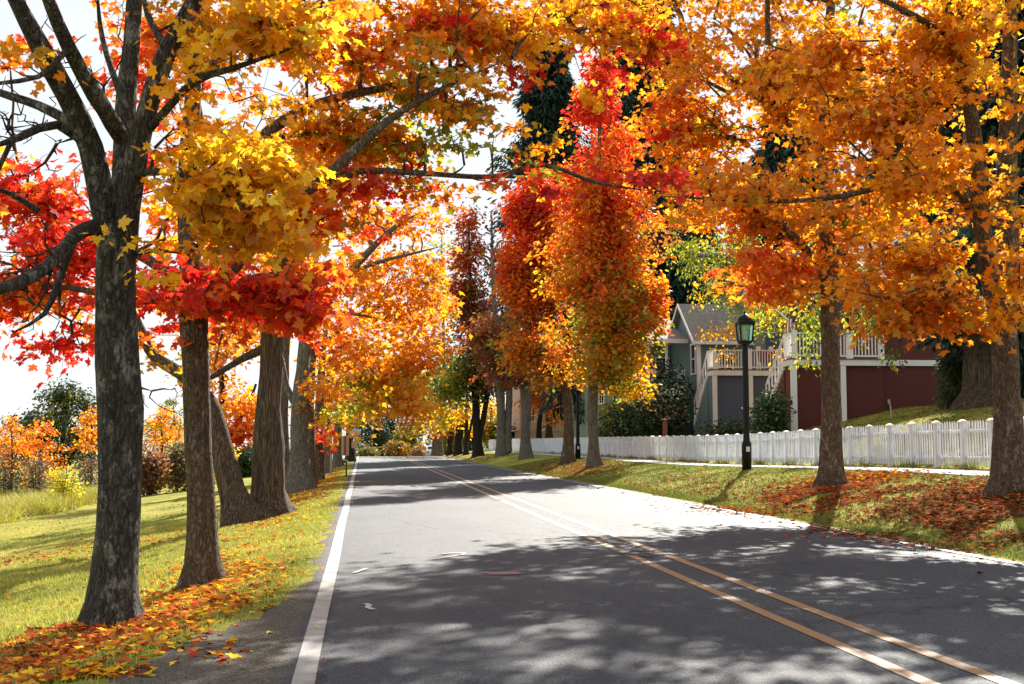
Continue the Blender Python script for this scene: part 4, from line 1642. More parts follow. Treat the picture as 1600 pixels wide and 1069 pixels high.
px_tree('maple_tree', 'slim grey trunk close behind the double trunked tree on the left verge', GL, 440, 772,
        [[(440, 772, 0, 17), (439, 700, 0, 12), (440, 620, 0, 10), (444, 540, 0, 9), (450, 460, 0, 7), (455, 380, 0, 5)]],
        [(470, 470, 0, 50, 50, 1.6, 34, 'orange*2+gold'), (430, 400, .5, 70, 50, 1.8, 34, 'orange+amber'), (380, 500, 1.5, 50, 60, 1.6, 26, 'orange+amber+flame')],
        'pale', 9, leaf=.2, per=24, clump=.6, flare=.3, zatt=3.6)

px_tree('maple_tree', 'grey maple with high fork and long bare grey limb, beside a thin brown trunk', GL, 468, 768,
        [[(468, 768, 0, 22), (468, 700, 0, 15), (470, 620, 0, 14), (473, 580, .1, 11), (476, 540, .3, 9), (482, 470, .6, 7), (496, 380, .8, 5), (510, 310, .9, 3)],
         [(470, 610, 0, 9), (478, 540, -.2, 9), (490, 505, -.3, 8), (515, 470, -.4, 7), (545, 428, -.5, 6), (585, 384, -.6, 5), (620, 352, -.7, 3.5), (655, 333, -.8, 2)],
         [(466, 640, 0, 6), (448, 605, .2, 5), (440, 560, .4, 4)],
         [(545, 428, -.5, 4), (590, 410, -.7, 3), (650, 395, -1.0, 2), (690, 385, -1.2, 1.2)],
         [(490, 505, -.3, 4), (540, 490, .4, 3), (600, 500, 1.2, 2)]],
        [(560, 440, .6, 60, 60, 2.0, 54, 'gold+orange*3+amber'), (630, 480, 1.0, 60, 60, 2.0, 52, 'gold+orange*3+amber*2'), (550, 350, .6, 60, 40, 1.6, 30, 'amber*2+orange'), (540, 540, .6, 60, 50, 2.0, 46, 'orange*3+gold+amber'),
         (510, 610, -.6, 40, 40, 1.2, 30, 'orange*3+gold+amber'), (530, 650, -.6, 36, 22, 1.0, 14, 'gold+lime+yellow*2'), (665, 430, 1.0, 44, 50, 1.6, 40, 'amber*2+orange'), (640, 345, 1.0, 50, 30, 1.4, 20, 'amber+orange'), (610, 400, 1.0, 50, 40, 1.4, 22, 'gold+amber')],
        'pale', 11, leaf=.2, per=26, clump=.58, flare=.35, zatt=4.0,
        bare=[(620, 370, -.6, 70, 50, 1.0, 26), (580, 330, -.4, 60, 40, 1.0, 14)])

px_tree('maple_tree', 'thin straight brown trunked maple with sunlit edge, right of the grey forked trunk', GL, 484, 760,
        [[(484, 760, 0, 11), (484, 720, 0, 9), (483, 660, 0, 8.5), (484, 590, 0, 8), (492, 500, 0, 6), (500, 420, 0, 4)],
         [(486, 560, 0, 5), (540, 510, .3, 4), (610, 470, .6, 2.5)]],
        [(650, 540, .6, 50, 50, 2.2, 44, 'amber*2+orange*3'), (600, 570, .6, 50, 40, 2.0, 40, 'gold+olive+amber*2'), (560, 590, 0, 50, 40, 1.8, 36, 'gold+orange+olive'), (685, 500, 1.0, 36, 50, 1.6, 44, 'orange+amber'), (580, 500, .6, 60, 40, 1.8, 34, 'orange+gold')],
        'brown', 13, leaf=.22, per=26, clump=.62, flare=.3, zatt=3.6)

px_tree('maple_tree', 'dark reddish brown trunk between the thin brown trunk and the grey pole', GL, 498, 751,
        [[(498, 751, 0, 9), (498, 700, 0, 7.5), (499, 640, 0, 7), (504, 560, 0, 5), (512, 480, 0, 3)]],
        [(560, 630, 0, 46, 26, 2.0, 34, 'olive*2+gold+lime'), (620, 600, .5, 50, 36, 2.2, 36, 'amber+gold+olive'), (505, 680, -1.0, 16, 14, .6, 8, 'flame+red'), (640, 630, .5, 40, 20, 1.6, 20, 'orange+gold'), (520, 560, .5, 50, 40, 2, 26, 'orange+gold')],
        'brown', 14, leaf=.24, per=24, clump=.66, flare=.3, zatt=3.6)

px_tree('maple_tree', 'grey trunk just left of the tan sign board with an olive crown', GL, 511, 741,
        [[(511, 741, 0, 7.5), (511, 700, 0, 6), (512, 640, 0, 5.5), (516, 560, 0, 4)]],
        [(560, 632, 0, 40, 18, 1.8, 22, 'olive+amber'), (600, 600, .5, 40, 30, 2.2, 30, 'olive+amber+mauve'), (540, 600, 1.0, 40, 40, 2.2, 24, 'gold+olive')],
        'pale', 15, leaf=.28, per=22, clump=.8, flare=.3, zatt=3.6, shape='oval')

px_tree('maple_tree', 'thick grey trunk directly behind the tan sign board', GL, 528, 729, Y=78,
        stems=[[(528, 729, 0, 8), (527, 700, 0, 6.5), (528, 660, 0, 6), (530, 600, 0, 4)]],
        blobs=[(560, 640, 0, 30, 16, 2.0, 18, 'mauve+amber+rust'), (600, 615, .5, 34, 24, 2.4, 30, 'mauve*2+amber'), (570, 610, 1, 40, 30, 2.4, 24, 'amber+olive')],
        bark='pale', seed=16, leaf=.3, per=22, clump=.9, flare=.3, zatt=3.6, shape='oval')

px_tree('maple_tree', 'dark trunk left of the pale diamond sign, last of the left row', GL, 547, 720, Y=92,
        stems=[[(547, 720, 0, 8), (547, 700, 0, 6), (546, 670, 0, 5.5), (548, 620, 0, 4)]],
        blobs=[(575, 640, 0, 26, 16, 2.0, 16, 'mauve*2+rust'), (600, 625, .5, 26, 14, 2.4, 24, 'mauve*2+amber'), (540, 660, 0, 24, 14, 2.0, 14, 'mauve+olive')],
        bark='dark', seed=17, leaf=.32, per=22, clump=.9, flare=.3, zatt=3.2, shape='oval')

# --- right row, nearest first
px_tree('maple_tree', 'golden orange maple with forked trunk at the right edge, nearest tree on the right verge', GR, 1580, 768,
        [[(1580, 768, 0, 30), (1577, 700, 0, 24), (1573, 600, 0, 22), (1568, 520, 0, 22), (1562, 470, 0, 23)],
         [(1568, 490, 0, 19), (1574, 400, .2, 18), (1573, 300, .3, 17), (1576, 180, .3, 15), (1578, 60, .3, 12), (1575, -80, .3, 9), (1570, -220, .3, 5)],
         [(1560, 490, 0, 17), (1542, 400, -.2, 15), (1528, 300, -.3, 14), (1522, 215, -.4, 12), (1505, 120, -.6, 10), (1480, 10, -.8, 8), (1450, -120, -1, 5)],
         [(1524, 225, -.4, 6), (1440, 260, -.8, 5.5), (1357, 297, -1.0, 5), (1270, 312, -1.0, 4), (1172, 314, -.9, 3), (1021, 306, -.7, 1.5)],
         [(1530, 290, -.3, 6), (1450, 275, .3, 5), (1380, 310, .9, 4), (1300, 330, 1.4, 2)],
         [(1515, 170, -.5, 7), (1420, 120, .2, 6), (1300, 100, .8, 4), (1200, 70, 1.2, 2)],
         [(1575, 230, .3, 8), (1640, 130, .5, 7), (1720, 60, .8, 5)],
         [(1490, 60, -.8, 6), (1400, 10, -1.2, 5), (1290, -40, -1.6, 3)],
         [(1550, 430, -.2, 5), (1500, 440, -1.0, 4), (1430, 470, -1.6, 2.5)]],
        [(1480, 60, -.6, 110, 70, 1.6, 70, 'gold*3+amber*3+orange'), (1400, 170, -.4, 100, 80, 1.6, 66, 'amber*3+orange*3+gold'), (1440, 290, -.8, 110, 60, 1.4, 60, 'amber*3+orange*2+gold*2'), (1320, 260, -.2, 90, 70, 1.4, 44, 'amber*3+orange*3'),
         (1300, 90, .4, 100, 70, 1.6, 46, 'orange*2+amber*3+gold'), (1200, 290, -.6, 90, 40, 1.0, 24, 'amber*2+orange*2'), (1090, 280, -.6, 60, 36, .8, 14, 'orange*2+amber'),
         (1440, 400, -.8, 110, 46, 1.3, 44, 'orange*2+amber*3'), (1540, 360, -1.0, 60, 60, .9, 20, 'gold*2+amber*2'), (1570, 130, -.8, 60, 100, 1.0, 24, 'amber*2+gold+orange'), (1470, 470, -1.2, 90, 30, .8, 22, 'orange+amber*2'),
         (1400, 460, -1.0, 60, 26, .8, 14, 'orange*2+amber'), (1450, 505, -1.3, 60, 12, .5, 6, 'amber'), (1585, 440, -1.2, 40, 40, .5, 8, 'amber+gold'), (1580, 490, -1.2, 30, 16, .4, 3, 'amber'),
         (1200, -110, 1.6, 130, 80, 2.0, 34, 'amber+orange'), (1520, 500, -1.4, 60, 20, .5, 8, 'amber+orange'), (1430, 500, -1.2, 60, 16, .5, 8, 'orange+amber'), (1340, 450, -.8, 60, 24, .6, 12, 'orange*2+amber'), (1640, 150, .4, 110, 120, 1.6, 26, 'amber+gold'), (1640, 380, 0, 80, 60, 1.2, 14, 'amber'), (1450, -100, -.6, 240, 100, 2.4, 60, 'amber*2+gold'), (1620, -140, .4, 180, 110, 2.2, 30, 'amber+gold')],
        'brown', 21, leaf=.116, per=27, clump=.40, lay=.28, spray=True, twig=.0068, sides=26, flare=.45, zatt=3.6)

px_tree('maple_tree', 'orange maple with straight trunk in red fallen leaves, right of the street lamp', GR, 1300, 758,
        [[(1299, 758, 0, 20), (1299, 700, 0, 16.5), (1298, 600, 0, 15.5), (1297, 500, 0, 14.5), (1296, 440, 0, 15), (1292, 340, 0, 12), (1288, 220, 0, 10), (1292, 100, 0, 8), (1300, -30, 0, 6), (1300, -160, 0, 3)],
         [(1296, 440, 0, 8), (1250, 380, -.6, 7), (1180, 320, -1.0, 5), (1090, 290, -1.2, 3)],
         [(1292, 350, 0, 8), (1340, 280, .6, 7), (1400, 220, 1.0, 5)],
         [(1290, 260, 0, 7), (1220, 180, .6, 6), (1140, 120, 1.0, 4), (1080, 60, 1.2, 2)],
         [(1290, 180, 0, 6), (1360, 100, -.6, 5), (1420, 20, -1.0, 3)],
         [(1297, 470, 0, 6), (1350, 430, .5, 5), (1410, 410, 1.0, 3)]],
        [(1230, 120, .3, 130, 110, 2.2, 110, 'amber*3+orange*3+olive'), (1120, 190, .2, 90, 120, 1.8, 80, 'orange*4+amber*2+olive'), (1180, 330, -.2, 110, 70, 1.8, 80, 'orange*3+amber*2+flame'), (1330, 170, .4, 110, 110, 2.0, 70, 'orange*2+amber*3'),
         (1350, 340, .4, 90, 70, 1.8, 56, 'orange*2+amber*2+olive'), (1270, 420, -.2, 90, 46, 1.4, 48, 'orange*4+flame'), (1080, 60, .6, 70, 60, 1.4, 36, 'amber*2+orange+gold'), (1200, 420, -.6, 50, 34, .9, 22, 'orange*2+flame*2'),
         (1060, 190, .4, 30, 90, 1.0, 20, 'orange*2+flame+red'), (1230, 455, -.6, 40, 16, .7, 10, 'flame+orange*2'), (1110, 330, 0, 50, 50, 1.0, 18, 'orange+amber'), (1230, -70, .2, 200, 90, 2.8, 120, 'amber+orange'), (1070, -70, 1.8, 110, 70, 2.2, 70, 'amber+orange+gold'), (1180, -40, 3.6, 160, 90, 2.0, 70, 'amber+orange'), (1080, 110, -.4, 40, 60, .8, 10, 'orange+amber')],
        'brown', 22, leaf=.126, per=29, clump=.46, lay=.28, spray=True, twig=.0075, sides=20, flare=.4, zatt=3.8)


def column_blobs(cx, tiers, dy=0):
    return [(x, y, dy, rx, ry, rd, n, p) for (x, y, rx, ry, rd, n, p) in tiers]


px_tree('columnar_tree', 'tallest columnar tree, scarlet at its pointed top and green gold below', GR, 928, 729,
        [[(928, 729, 0, 11), (927, 690, 0, 8.5), (926, 630, 0, 8), (930, 540, 0, 7), (934, 420, 0, 5.5), (936, 300, 0, 4), (937, 180, 0, 2.5), (937, 110, 0, 1.2)]],
        column_blobs(0, [(938, 125, 20, 36, .6, 44, 'flame*2+red*3'), (936, 180, 46, 46, 1.2, 120, 'flame*2+red*3'), (942, 240, 66, 52, 1.7, 190, 'flame*4+red*2+orange'), (942, 305, 82, 56, 2.0, 230, 'flame*4+orange*2+red+amber'),
                         (942, 375, 94, 56, 2.3, 260, 'flame*3+orange*2+amber*2+rust'), (944, 445, 98, 56, 2.4, 270, 'flame*2+amber*3+orange+olive+lime'), (946, 510, 94, 50, 2.4, 240, 'amber*3+olive*2+lime*2+flame+orange'), (950, 565, 80, 38, 2.1, 150, 'amber*2+olive*2+lime+gold*2'),
                         (1020, 470, 20, 60, .8, 50, 'flame*2+orange*2'), (1000, 400, 40, 60, 1.2, 60, 'lime*2+amber+olive'), (985, 605, 30, 14, .8, 18, 'gold+lime'), (875, 540, 40, 40, 1.3, 50, 'orange+rust+flame')]),
        'pale', 31, leaf=.21, per=34, clump=.5, sides=14, flare=.35, zatt=2.6, lay=.8, shape='oval')

px_tree('columnar_tree', 'columnar tree with a bright red upper lobe, just left of the tall scarlet topped one', GR, 888, 724,
        [[(888, 724, 0, 11), (888, 690, 0, 8.5), (887, 630, 0, 7.5), (870, 520, .3, 6), (850, 420, .6, 4.5), (832, 330, .8, 2.5)]],
        [(826, 330, .8, 34, 40, 1.1, 137, 'red*3+flame*2'), (816, 400, .8, 36, 50, 1.3, 162, 'red*2+flame*3'), (800, 440, .8, 22, 50, .9, 73, 'flame*2+orange*2'), (838, 470, .5, 46, 60, 1.7, 176, 'flame*2+rust*2+flame+dusk+orange'),
         (820, 540, .3, 42, 36, 1.4, 107, 'rust+orange*2+olive'), (860, 560, 0, 40, 40, 1.4, 98, 'rust+olive+amber'), (855, 390, .6, 30, 60, 1.3, 88, 'rust+flame+red'), (840, 285, .8, 14, 30, .6, 24, 'flame+red'), (858, 330, .2, 26, 60, 1.2, 70, 'flame*2+red'), (862, 430, .2, 30, 60, 1.4, 70, 'flame+orange+rust')],
        'brown', 32, leaf=.21, per=34, clump=.55, sides=14, flare=.35, zatt=2.6, lay=.8, shape='oval')

px_tree('maple_tree', 'grey trunked tree with dull dark red crown, left of the brown columnar trunk', GR, 823, 719, Y=76,
        stems=[[(823, 719, 0, 10), (821, 690, 0, 8), (822, 640, 0, 7.5), (818, 590, .3, 7), (800, 500, .8, 5), (770, 420, 1.2, 3)]],
        blobs=[(790, 560, .4, 40, 36, 1.8, 74, 'dusk*3+mauve+rust'), (760, 520, .8, 30, 50, 1.8, 68, 'dusk*3+rust'), (810, 585, 0, 30, 16, 1.2, 23, 'mauve+rust')],
        bark='pale', seed=33, leaf=.26, per=28, clump=.75, flare=.35, zatt=3.4, shape='oval')

px_tree('columnar_tree', 'dark red columnar tree with a green streak beside the bare twiggy one', GR, 747, 708, Y=100,
        stems=[[(747, 708, 0, 8), (745, 670, 0, 6.5), (743, 620, 0, 6), (738, 540, 0, 4.5), (734, 440, 0, 3), (732, 350, 0, 1.5)],
               [(747, 690, 0, 5), (756, 650, 0, 4.5), (762, 610, 0, 4)]],
        blobs=[(733, 345, 0, 14, 24, 1.0, 30, 'rust+flame'), (732, 395, 0, 24, 36, 1.6, 74, 'rust*2+crimson+flame'), (722, 460, 0, 20, 60, 1.6, 91, 'crimson+rust*2+dusk'), (738, 430, -.8, 8, 46, .5, 23, 'lime+olive'), (745, 500, 0, 24, 60, 1.8, 102, 'dusk*3+crimson+rust'),
               (740, 570, 0, 40, 40, 2.2, 102, 'dusk*2+green*2+olive'), (712, 600, 0, 44, 30, 2.4, 85, 'green*2+olive*2'), (760, 600, 0, 24, 20, 1.6, 34, 'dusk+green')],
        bark='dark', seed=34, leaf=.3, per=28, clump=.85, flare=.35, zatt=3.6, lay=.8, shape='oval')

px_tree('columnar_tree', 'leafless columnar tree of fine grey upright twigs, grey twin trunk at its foot', GR, 784, 707, Y=90,
        stems=[[(784, 707, 0, 9), (783, 660, 0, 7), (782, 610, 0, 6.5), (776, 520, 0, 5), (770, 430, 0, 3), (768, 340, 0, 1.5)],
               [(793, 706, 0, 7), (794, 660, 0, 5.5), (796, 600, 0, 5), (792, 540, 0, 3)]],
        blobs=[(785, 590, 0, 26, 20, 1.4, 16, 'dusk+mauve')],
        bark='pale', seed=35, leaf=.26, per=20, clump=.7, flare=.3, zatt=3.0, shape='oval', twig=.008,
        bare=[(770, 430, 0, 20, 110, .9, 110), (772, 520, 0, 22, 50, 1.0, 50), (766, 360, 0, 12, 40, .5, 30)])

for (nm, lb, px, Y, rr, col, blobs, sd_, bk) in [
    ('maple_tree', 'olive crowned tree with a dark trunk leaning right, left of the dark red column', 716, 118, 6.5, 'olive', [(700, 610, 0, 40, 34, 2.6, 54, 'green*2+olive*2'), (690, 650, 0, 34, 20, 2.2, 36, 'lime+olive+gold'), (720, 650, 0, 24, 16, 1.8, 20, 'lime*2+gold')], 41, 'dark'),
    ('maple_tree', 'thin trunked tree with a gold green crown in the far right row', 728, 112, 4.0, 'lime', [(725, 640, 0, 24, 20, 2.0, 22, 'lime+gold'), (712, 580, 0, 26, 24, 2.0, 24, 'green+olive')], 42, 'dark'),
    ('maple_tree', 'green and orange tree arching over the far end of the road on the right', 703, 124, 4.5, 'orange', [(672, 640, 0, 26, 22, 2.4, 40, 'olive+orange*2+gold'), (660, 600, 0, 30, 24, 2.4, 40, 'olive*2+green+amber'), (690, 672, 0, 20, 10, 1.6, 14, 'rust+olive')], 43, 'dark'),
    ('maple_tree', 'red and orange tree over the far end of the road', 687, 132, 5.5, 'red', [(640, 625, 0, 16, 18, 2.0, 30, 'flame+red+crimson'), (655, 632, 0, 16, 16, 1.8, 26, 'flame+orange*2'), (650, 660, 0, 22, 14, 1.8, 22, 'rust*2+dusk'), (668, 665, 0, 18, 12, 1.6, 14, 'rust+orange')], 44, 'pale'),
    ('maple_tree', 'last grey trunk of the right row, beside the small white car', 680, 136, 5.5, 'rust', [(650, 672, 0, 16, 10, 1.6, 14, 'rust+olive'), (662, 650, 0, 20, 12, 2.0, 16, 'rust+olive')], 45, 'pale'),
]:
    px_tree(nm, lb, GR, px, 706, Y=Y,
            stems=[[(px, 708, 0, rr), (px, 690, 0, rr * .8), (px + 1, 665, 0, rr * .7), (px + 2, 620, 0, rr * .5), (px, 570, 0, rr * .25)],
                   [(px, 695, 0, rr * .6), (px + 7, 670, .2, rr * .5), (px + 12, 640, .4, rr * .35)]],
            blobs=blobs, bark=bk, seed=sd_, leaf=.36, per=26, clump=1.0, flare=.35, zatt=3.0, shape='oval')

for i, (px, Y, top, rx, pal, lb) in enumerate([(712, 150, 655, 22, 'bush+olive*2', 'olive thicket behind the farthest right trunks'), (742, 145, 655, 22, 'laurel+bush*2', 'dark thicket behind the dark forked trunk on the right'),
                                               (774, 140, 655, 22, 'olive+lime+bush', 'yellow green thicket behind the grey twin trunk'), (690, 165, 660, 22, 'bush*2+rust', 'dim thicket beyond the small white car'), (800, 128, 672, 14, 'laurel+bush', 'low dark thicket at the left end of the tan deck')]):
    shrub_later.append((lb, px, Y, top, rx, pal, 170 + i))

# --- trees in the gardens on the right
px_tree('maple_tree', 'small orange red tree before the tan house deck', 'garden trees behind the fence', 848, 690, Y=100,
        stems=[[(843, 690, 0, 5), (842, 668, 0, 4), (846, 640, 0, 3), (850, 610, 0, 1.5)]],
        blobs=[(850, 632, 0, 34, 30, 2.0, 70, 'flame+orange*2+rust*2'), (838, 610, 0, 24, 18, 1.6, 24, 'flame+rust'), (870, 648, 0, 20, 14, 1.2, 16, 'orange+rust')],
        bark='dark', seed=51, leaf=.26, per=22, clump=.6, flare=.3, zatt=2.0, shape='oval')
px_tree('maple_tree', 'bright yellow tree behind the far fence between the dark trunks', 'garden trees behind the fence', 768, 690, Y=140,
        stems=[[(768, 690, 0, 4), (768, 665, 0, 3), (768, 635, 0, 1.5)]],
        blobs=[(765, 640, 0, 28, 26, 2.2, 44, 'yellow*3+lime'), (762, 668, 0, 22, 10, 1.6, 14, 'gold+orange'), (735, 668, 0, 14, 12, 1.6, 14, 'yellow+gold')],
        bark='dark', seed=52, leaf=.36, per=24, clump=.9, flare=.3, zatt=1.8, shape='oval')


def cone_tree(name, label, px, Y, top, low, rpx, n, seed, pal='fir', group='dark firs behind the houses', leaf=.75, bark='dark', trunk=7):
    """evergreen: whorls of drooping boughs on a straight stem"""
    X = hx(px, Y)
    zg = tz(X, Y)
    zt, zl = hz(top, Y), hz(low, Y)
    R = rpx * Y / F
    rng = np.random.default_rng(seed)
    tr = trunk * Y / F
    st = catmull([(X, Y, zg - .2, tr), (X, Y, zg + 1, tr * .8), (X, Y, (zl + zt) / 2, tr * .5), (X, Y, zt, tr * .08)], .8)
    T = []
    n = int(n * 1.5)
    for i in range(n):
        t = rng.random() ** .8
        z = zl + (zt - zl) * t
        r = R * (1 - t) ** .75 * (.35 + .65 * rng.random() ** .5) * (1 + .3 * math.sin(z * 1.3 + px)) * rng.uniform(.7, 1.35)
        a = rng.uniform(0, 2 * math.pi)
        T.append((np.array([X + r * math.cos(a), Y + r * math.sin(a), z - .12 * r]), pal, 1.0))
    return build_tree(name, label, group, (X, Y, zg), [st], T, bark, seed=seed, leaf=leaf, per=60, clump=min(1.25, R * .7), shape='needles', flare=.3, sides=10,
                      rough=.5, zatt=zg + 1.5, twig=.008, leafm=NEEDLE, lay=.5, droop=.9)


cone_tree('fir_tree', 'tall dark fir showing left of the scarlet columnar top', 858, 112, 70, 560, 95, 420, 61)
cone_tree('fir_tree', 'tallest dark fir showing right of the scarlet columnar top', 1012, 106, -60, 560, 120, 700, 62)
cone_tree('fir_tree', 'dark fir behind the teal house roof and the green birch', 1068, 90, 300, 620, 70, 420, 63)
cone_tree('fir_tree', 'dark fir rising behind the slate blue house block', 1240, 98, 150, 560, 110, 500, 64)
cone_tree('fir_tree', 'dark fir behind the red house roof', 1440, 84, 120, 560, 130, 480, 65)
cone_tree('fir_tree', 'dark fir far right behind the red house', 1600, 74, 60, 600, 130, 420, 66)
cone_tree('fir_tree', 'added dark fir at the right picture edge, shading the red house lawn', 1626, 49, -60, 600, 110, 420, 68)  # fir added to cast shade on the lawn behind the fence
cone_tree('fir_tree', 'added dark fir behind the red house, shading its lawn, left of the edge fir', 1530, 60, -20, 560, 110, 420, 69)  # second added fir, its long shadow darkens the same lawn
cone_tree('fir_tree', 'dark broad fir trunk and boughs behind the columnar pair', 920, 92, 440, 640, 50, 160, 67, trunk=13)

px_tree('birch_tree', 'green and yellow birch hanging its leaves before the teal house deck', 'garden trees behind the fence', 1187, 640, Y=66,
        stems=[[(1188, 650, 0, 10), (1187, 560, 0, 9), (1184, 470, 0, 8), (1178, 420, 0, 7), (1165, 350, 0, 5), (1150, 280, 0, 3)],
               [(1185, 480, 0, 5), (1215, 440, -2.5, 4), (1240, 440, -6, 3), (1258, 480, -9, 2)],
               [(1180, 430, 0, 5), (1130, 400, -2, 4), (1090, 400, -3, 3)]],
        blobs=[(1105, 400, -2, 46, 50, 2.4, 90, 'green*2+lime*2+olive'), (1160, 390, -2, 40, 40, 2.0, 50, 'green+lime*2'), (1120, 460, -4, 50, 30, 1.6, 40, 'green*2+lime*2+gold'), (1180, 490, -5, 40, 30, 1.4, 26, 'lime*3+yellow'),
               (1225, 490, -7, 30, 40, 1.2, 26, 'lime*2+yellow+green'), (1260, 510, -12, 24, 60, 1.2, 30, 'lime*2+green*2+yellow'), (1150, 510, -6, 16, 14, .5, 5, 'gold'), (1140, 555, -7, 30, 10, .5, 5, 'gold+yellow'),
               (1120, 520, -6, 30, 14, .6, 5, 'gold'), (1215, 545, -8, 30, 10, .5, 4, 'gold+yellow'), (1265, 585, -14, 22, 10, .4, 5, 'yellow+gold'), (1060, 380, -1, 20, 40, 1.2, 16, 'lime+green')],
        bark='white', seed=71, leaf=.17, per=26, clump=.5, flare=.2, zatt=5.0, lay=.9, droop=1.2, shape='oval')

px_tree('ash_tree', 'tree with sparse hanging green leaves before the red house deck', 'garden trees behind the fence', 1306, 700, Y=37.5,
        stems=[[(1304, 700, 0, 9), (1306, 620, 0, 8), (1304, 520, 0, 7), (1310, 440, 0, 6), (1330, 360, 0, 4)],
               [(1306, 480, 0, 4), (1350, 450, .2, 3), (1390, 470, .4, 2)]],
        blobs=[(1345, 500, .4, 30, 30, .9, 22, 'green*3+olive'), (1390, 500, .5, 34, 26, .9, 16, 'green*2+laurel'), (1270, 500, .6, 30, 50, .9, 26, 'green*2+lime*2'), (1400, 555, .5, 24, 18, .5, 6, 'green+lime'), (1330, 440, 0, 60, 40, 1.2, 30, 'green*2+laurel'),
               (1265, 560, .5, 12, 20, .4, 5, 'green+lime'), (1382, 590, .5, 6, 8, .2, 2, 'lime')],
        bark='brown', seed=72, leaf=.14, per=18, clump=.34, flare=.3, zatt=4.2, lay=1.0, droop=1.3, shape='oval')

px_tree('cedar_tree', 'dark spreading cedar with a thick trunk on the lawn right of the red wall', 'garden trees behind the fence', 1532, 645, Y=38,
        stems=[[(1530, 642, 0, 34), (1530, 600, 0, 26), (1526, 540, 0, 22), (1520, 460, 0, 18), (1515, 340, 0, 12), (1510, 200, 0, 6)]],
        blobs=[(1550, 520, 0, 40, 40, 1.6, 50, 'fir'), (1570, 530, .2, 70, 50, 2.0, 60, 'fir'), (1480, 470, .4, 80, 24, 2.2, 50, 'fir'), (1500, 470, 0, 130, 50, 2.6, 90, 'fir'), (1520, 380, 0, 120, 60, 2.6, 70, 'fir'), (1600, 600, .5, 50, 40, 1.6, 40, 'fir'), (1420, 460, .8, 60, 20, 1.4, 20, 'laurel+fir')],
        bark='furrow', seed=73, leaf=.40, per=54, clump=.6, flare=.4, zatt=3.4, leafm=NEEDLE, droop=1.1, shape='needles', sides=18)
cone_tree('fir_sapling', 'small blue green fir sapling beside the dark cedar trunk', 1498, 40, 520, 638, 24, 90, 74, pal='bush', group='garden shrubs', leaf=.2, trunk=2)


def shrub(name, label, px, Y, low, top, rx, pal, n, seed, leaf=.11, group='garden shrubs', per=30, mat=None, depth=None, blooms=0, twiggy=0):
    X = hx(px, Y)
    zg = tz(X, Y)
    k = Y / F
    zt = hz(top, Y)
    H = max(.4, zt - zg)
    rng = np.random.default_rng(seed)
    ST = []
    for i in range(5):
        a = rng.uniform(0, 6.28)
        q = rx * k * .35
        ST.append(catmull([(X + .1 * math.cos(a), Y + .1 * math.sin(a), zg - .1, .03), (X + q * .6 * math.cos(a), Y + q * .6 * math.sin(a), zg + H * .4, .022), (X + q * math.cos(a), Y + q * math.sin(a), zg + H * .75, .01)], .2))
    T = []
    rd = depth or rx * k * .8
    names = pick(pal, n, rng)
    for i in range(n):
        v = rng.normal(size=3)
        v /= np.linalg.norm(v)
        v *= rng.random() ** .35
        p = np.array([X + v[0] * rx * k * (1 + .15 * math.sin(i)), Y + v[1] * rd, zg + H * (.5 + .5 * v[2])])
        p[2] = max(p[2], tz(p[0], p[1]) + .05)
        T.append((p, names[i], 1.0))
    for i in range(blooms):
        a = rng.uniform(3.4, 6.0)
        e = rng.uniform(-.3, .8)
        T.append((np.array([X + math.cos(a) * math.cos(e) * rx * k, Y + math.sin(a) * math.cos(e) * rd - .1, zg + H * (.5 + .5 * math.sin(e))]), 'bloom', .5))
    return build_tree(name, label, group, (X, Y, zg), ST, T, 'dark', seed=seed, leaf=leaf, per=per, clump=.34 + .002 * Y, shape='oval', flare=0, sides=7, rough=.2,
                      zatt=zg + .1, twig=.004, leafm=mat or NEEDLE, lay=.9, droop=.3, cat='shrub')


shrub('rhododendron', 'glossy rounded green shrub at the foot of the cream stair to the red house', 1204, 45.5, 690, 612, 24, 'laurel*3+bush', 90, 81, .15)
shrub('hydrangea_bush', 'large dark hydrangea bush with faded blooms left of the cream stair', 1034, 61, 690, 596, 40, 'laurel*2+fir', 130, 82, .17, blooms=26)
shrub('hydrangea_bush', 'dark hydrangea bush with few blooms nearest the reddish garden post', 1010, 66, 690, 615, 44, 'laurel*2+fir', 130, 83, .18, blooms=14)
shrub('holly_bush', 'olive tinted bush right of the pale columnar trunk behind the fence', 965, 74, 690, 625, 30, 'bush*2+olive+laurel', 90, 84, .2)
shrub('holly_bush', 'dark bush high under the teal porch railing', 1040, 65, 690, 560, 34, 'fir*2+laurel', 90, 85, .2)
shrub('box_hedge', 'low dark hedge along the foot of the slate deck wall', 1150, 57, 690, 664, 60, 'laurel+bush', 70, 86, .15, depth=.7)

for (lb, px, Y, top, rx, pal, q) in shrub_later:
    shrub('thicket', lb, px, Y, 710, top, rx, pal, 100, q, .32, 'thickets behind the far right fence', mat=LEAF)

# --- left background
GB = 'bushes and small trees beyond the lawn'
px_tree('willow_tree', 'large grey green rounded tree beyond the lawn at the far left', GB, 100, 745, Y=92,
        stems=[[(100, 745, 0, 5), (98, 710, 0, 4), (100, 670, 0, 3), (104, 630, 0, 2)], [(98, 735, 0, 3), (75, 690, 0, 2.5), (60, 660, 0, 1.5)], [(100, 730, 0, 3), (125, 690, 0, 2.5), (135, 650, 0, 1.5)]],
        blobs=[(100, 645, 0, 52, 38, 2.2, 170, 'bush*3+olive'), (55, 680, 0, 46, 38, 2.0, 130, 'bush*3'), (140, 690, 0, 48, 44, 2.0, 150, 'bush*3+olive'), (98, 615, 0, 32, 16, 1.4, 50, 'bush'), (90, 710, 0, 60, 24, 1.5, 50, 'bush+laurel')],
        bark='dark', seed=91, leaf=.24, per=30, clump=.55, flare=0, zatt=-1.2, leafm=NEEDLE, lay=.9, shape='oval')
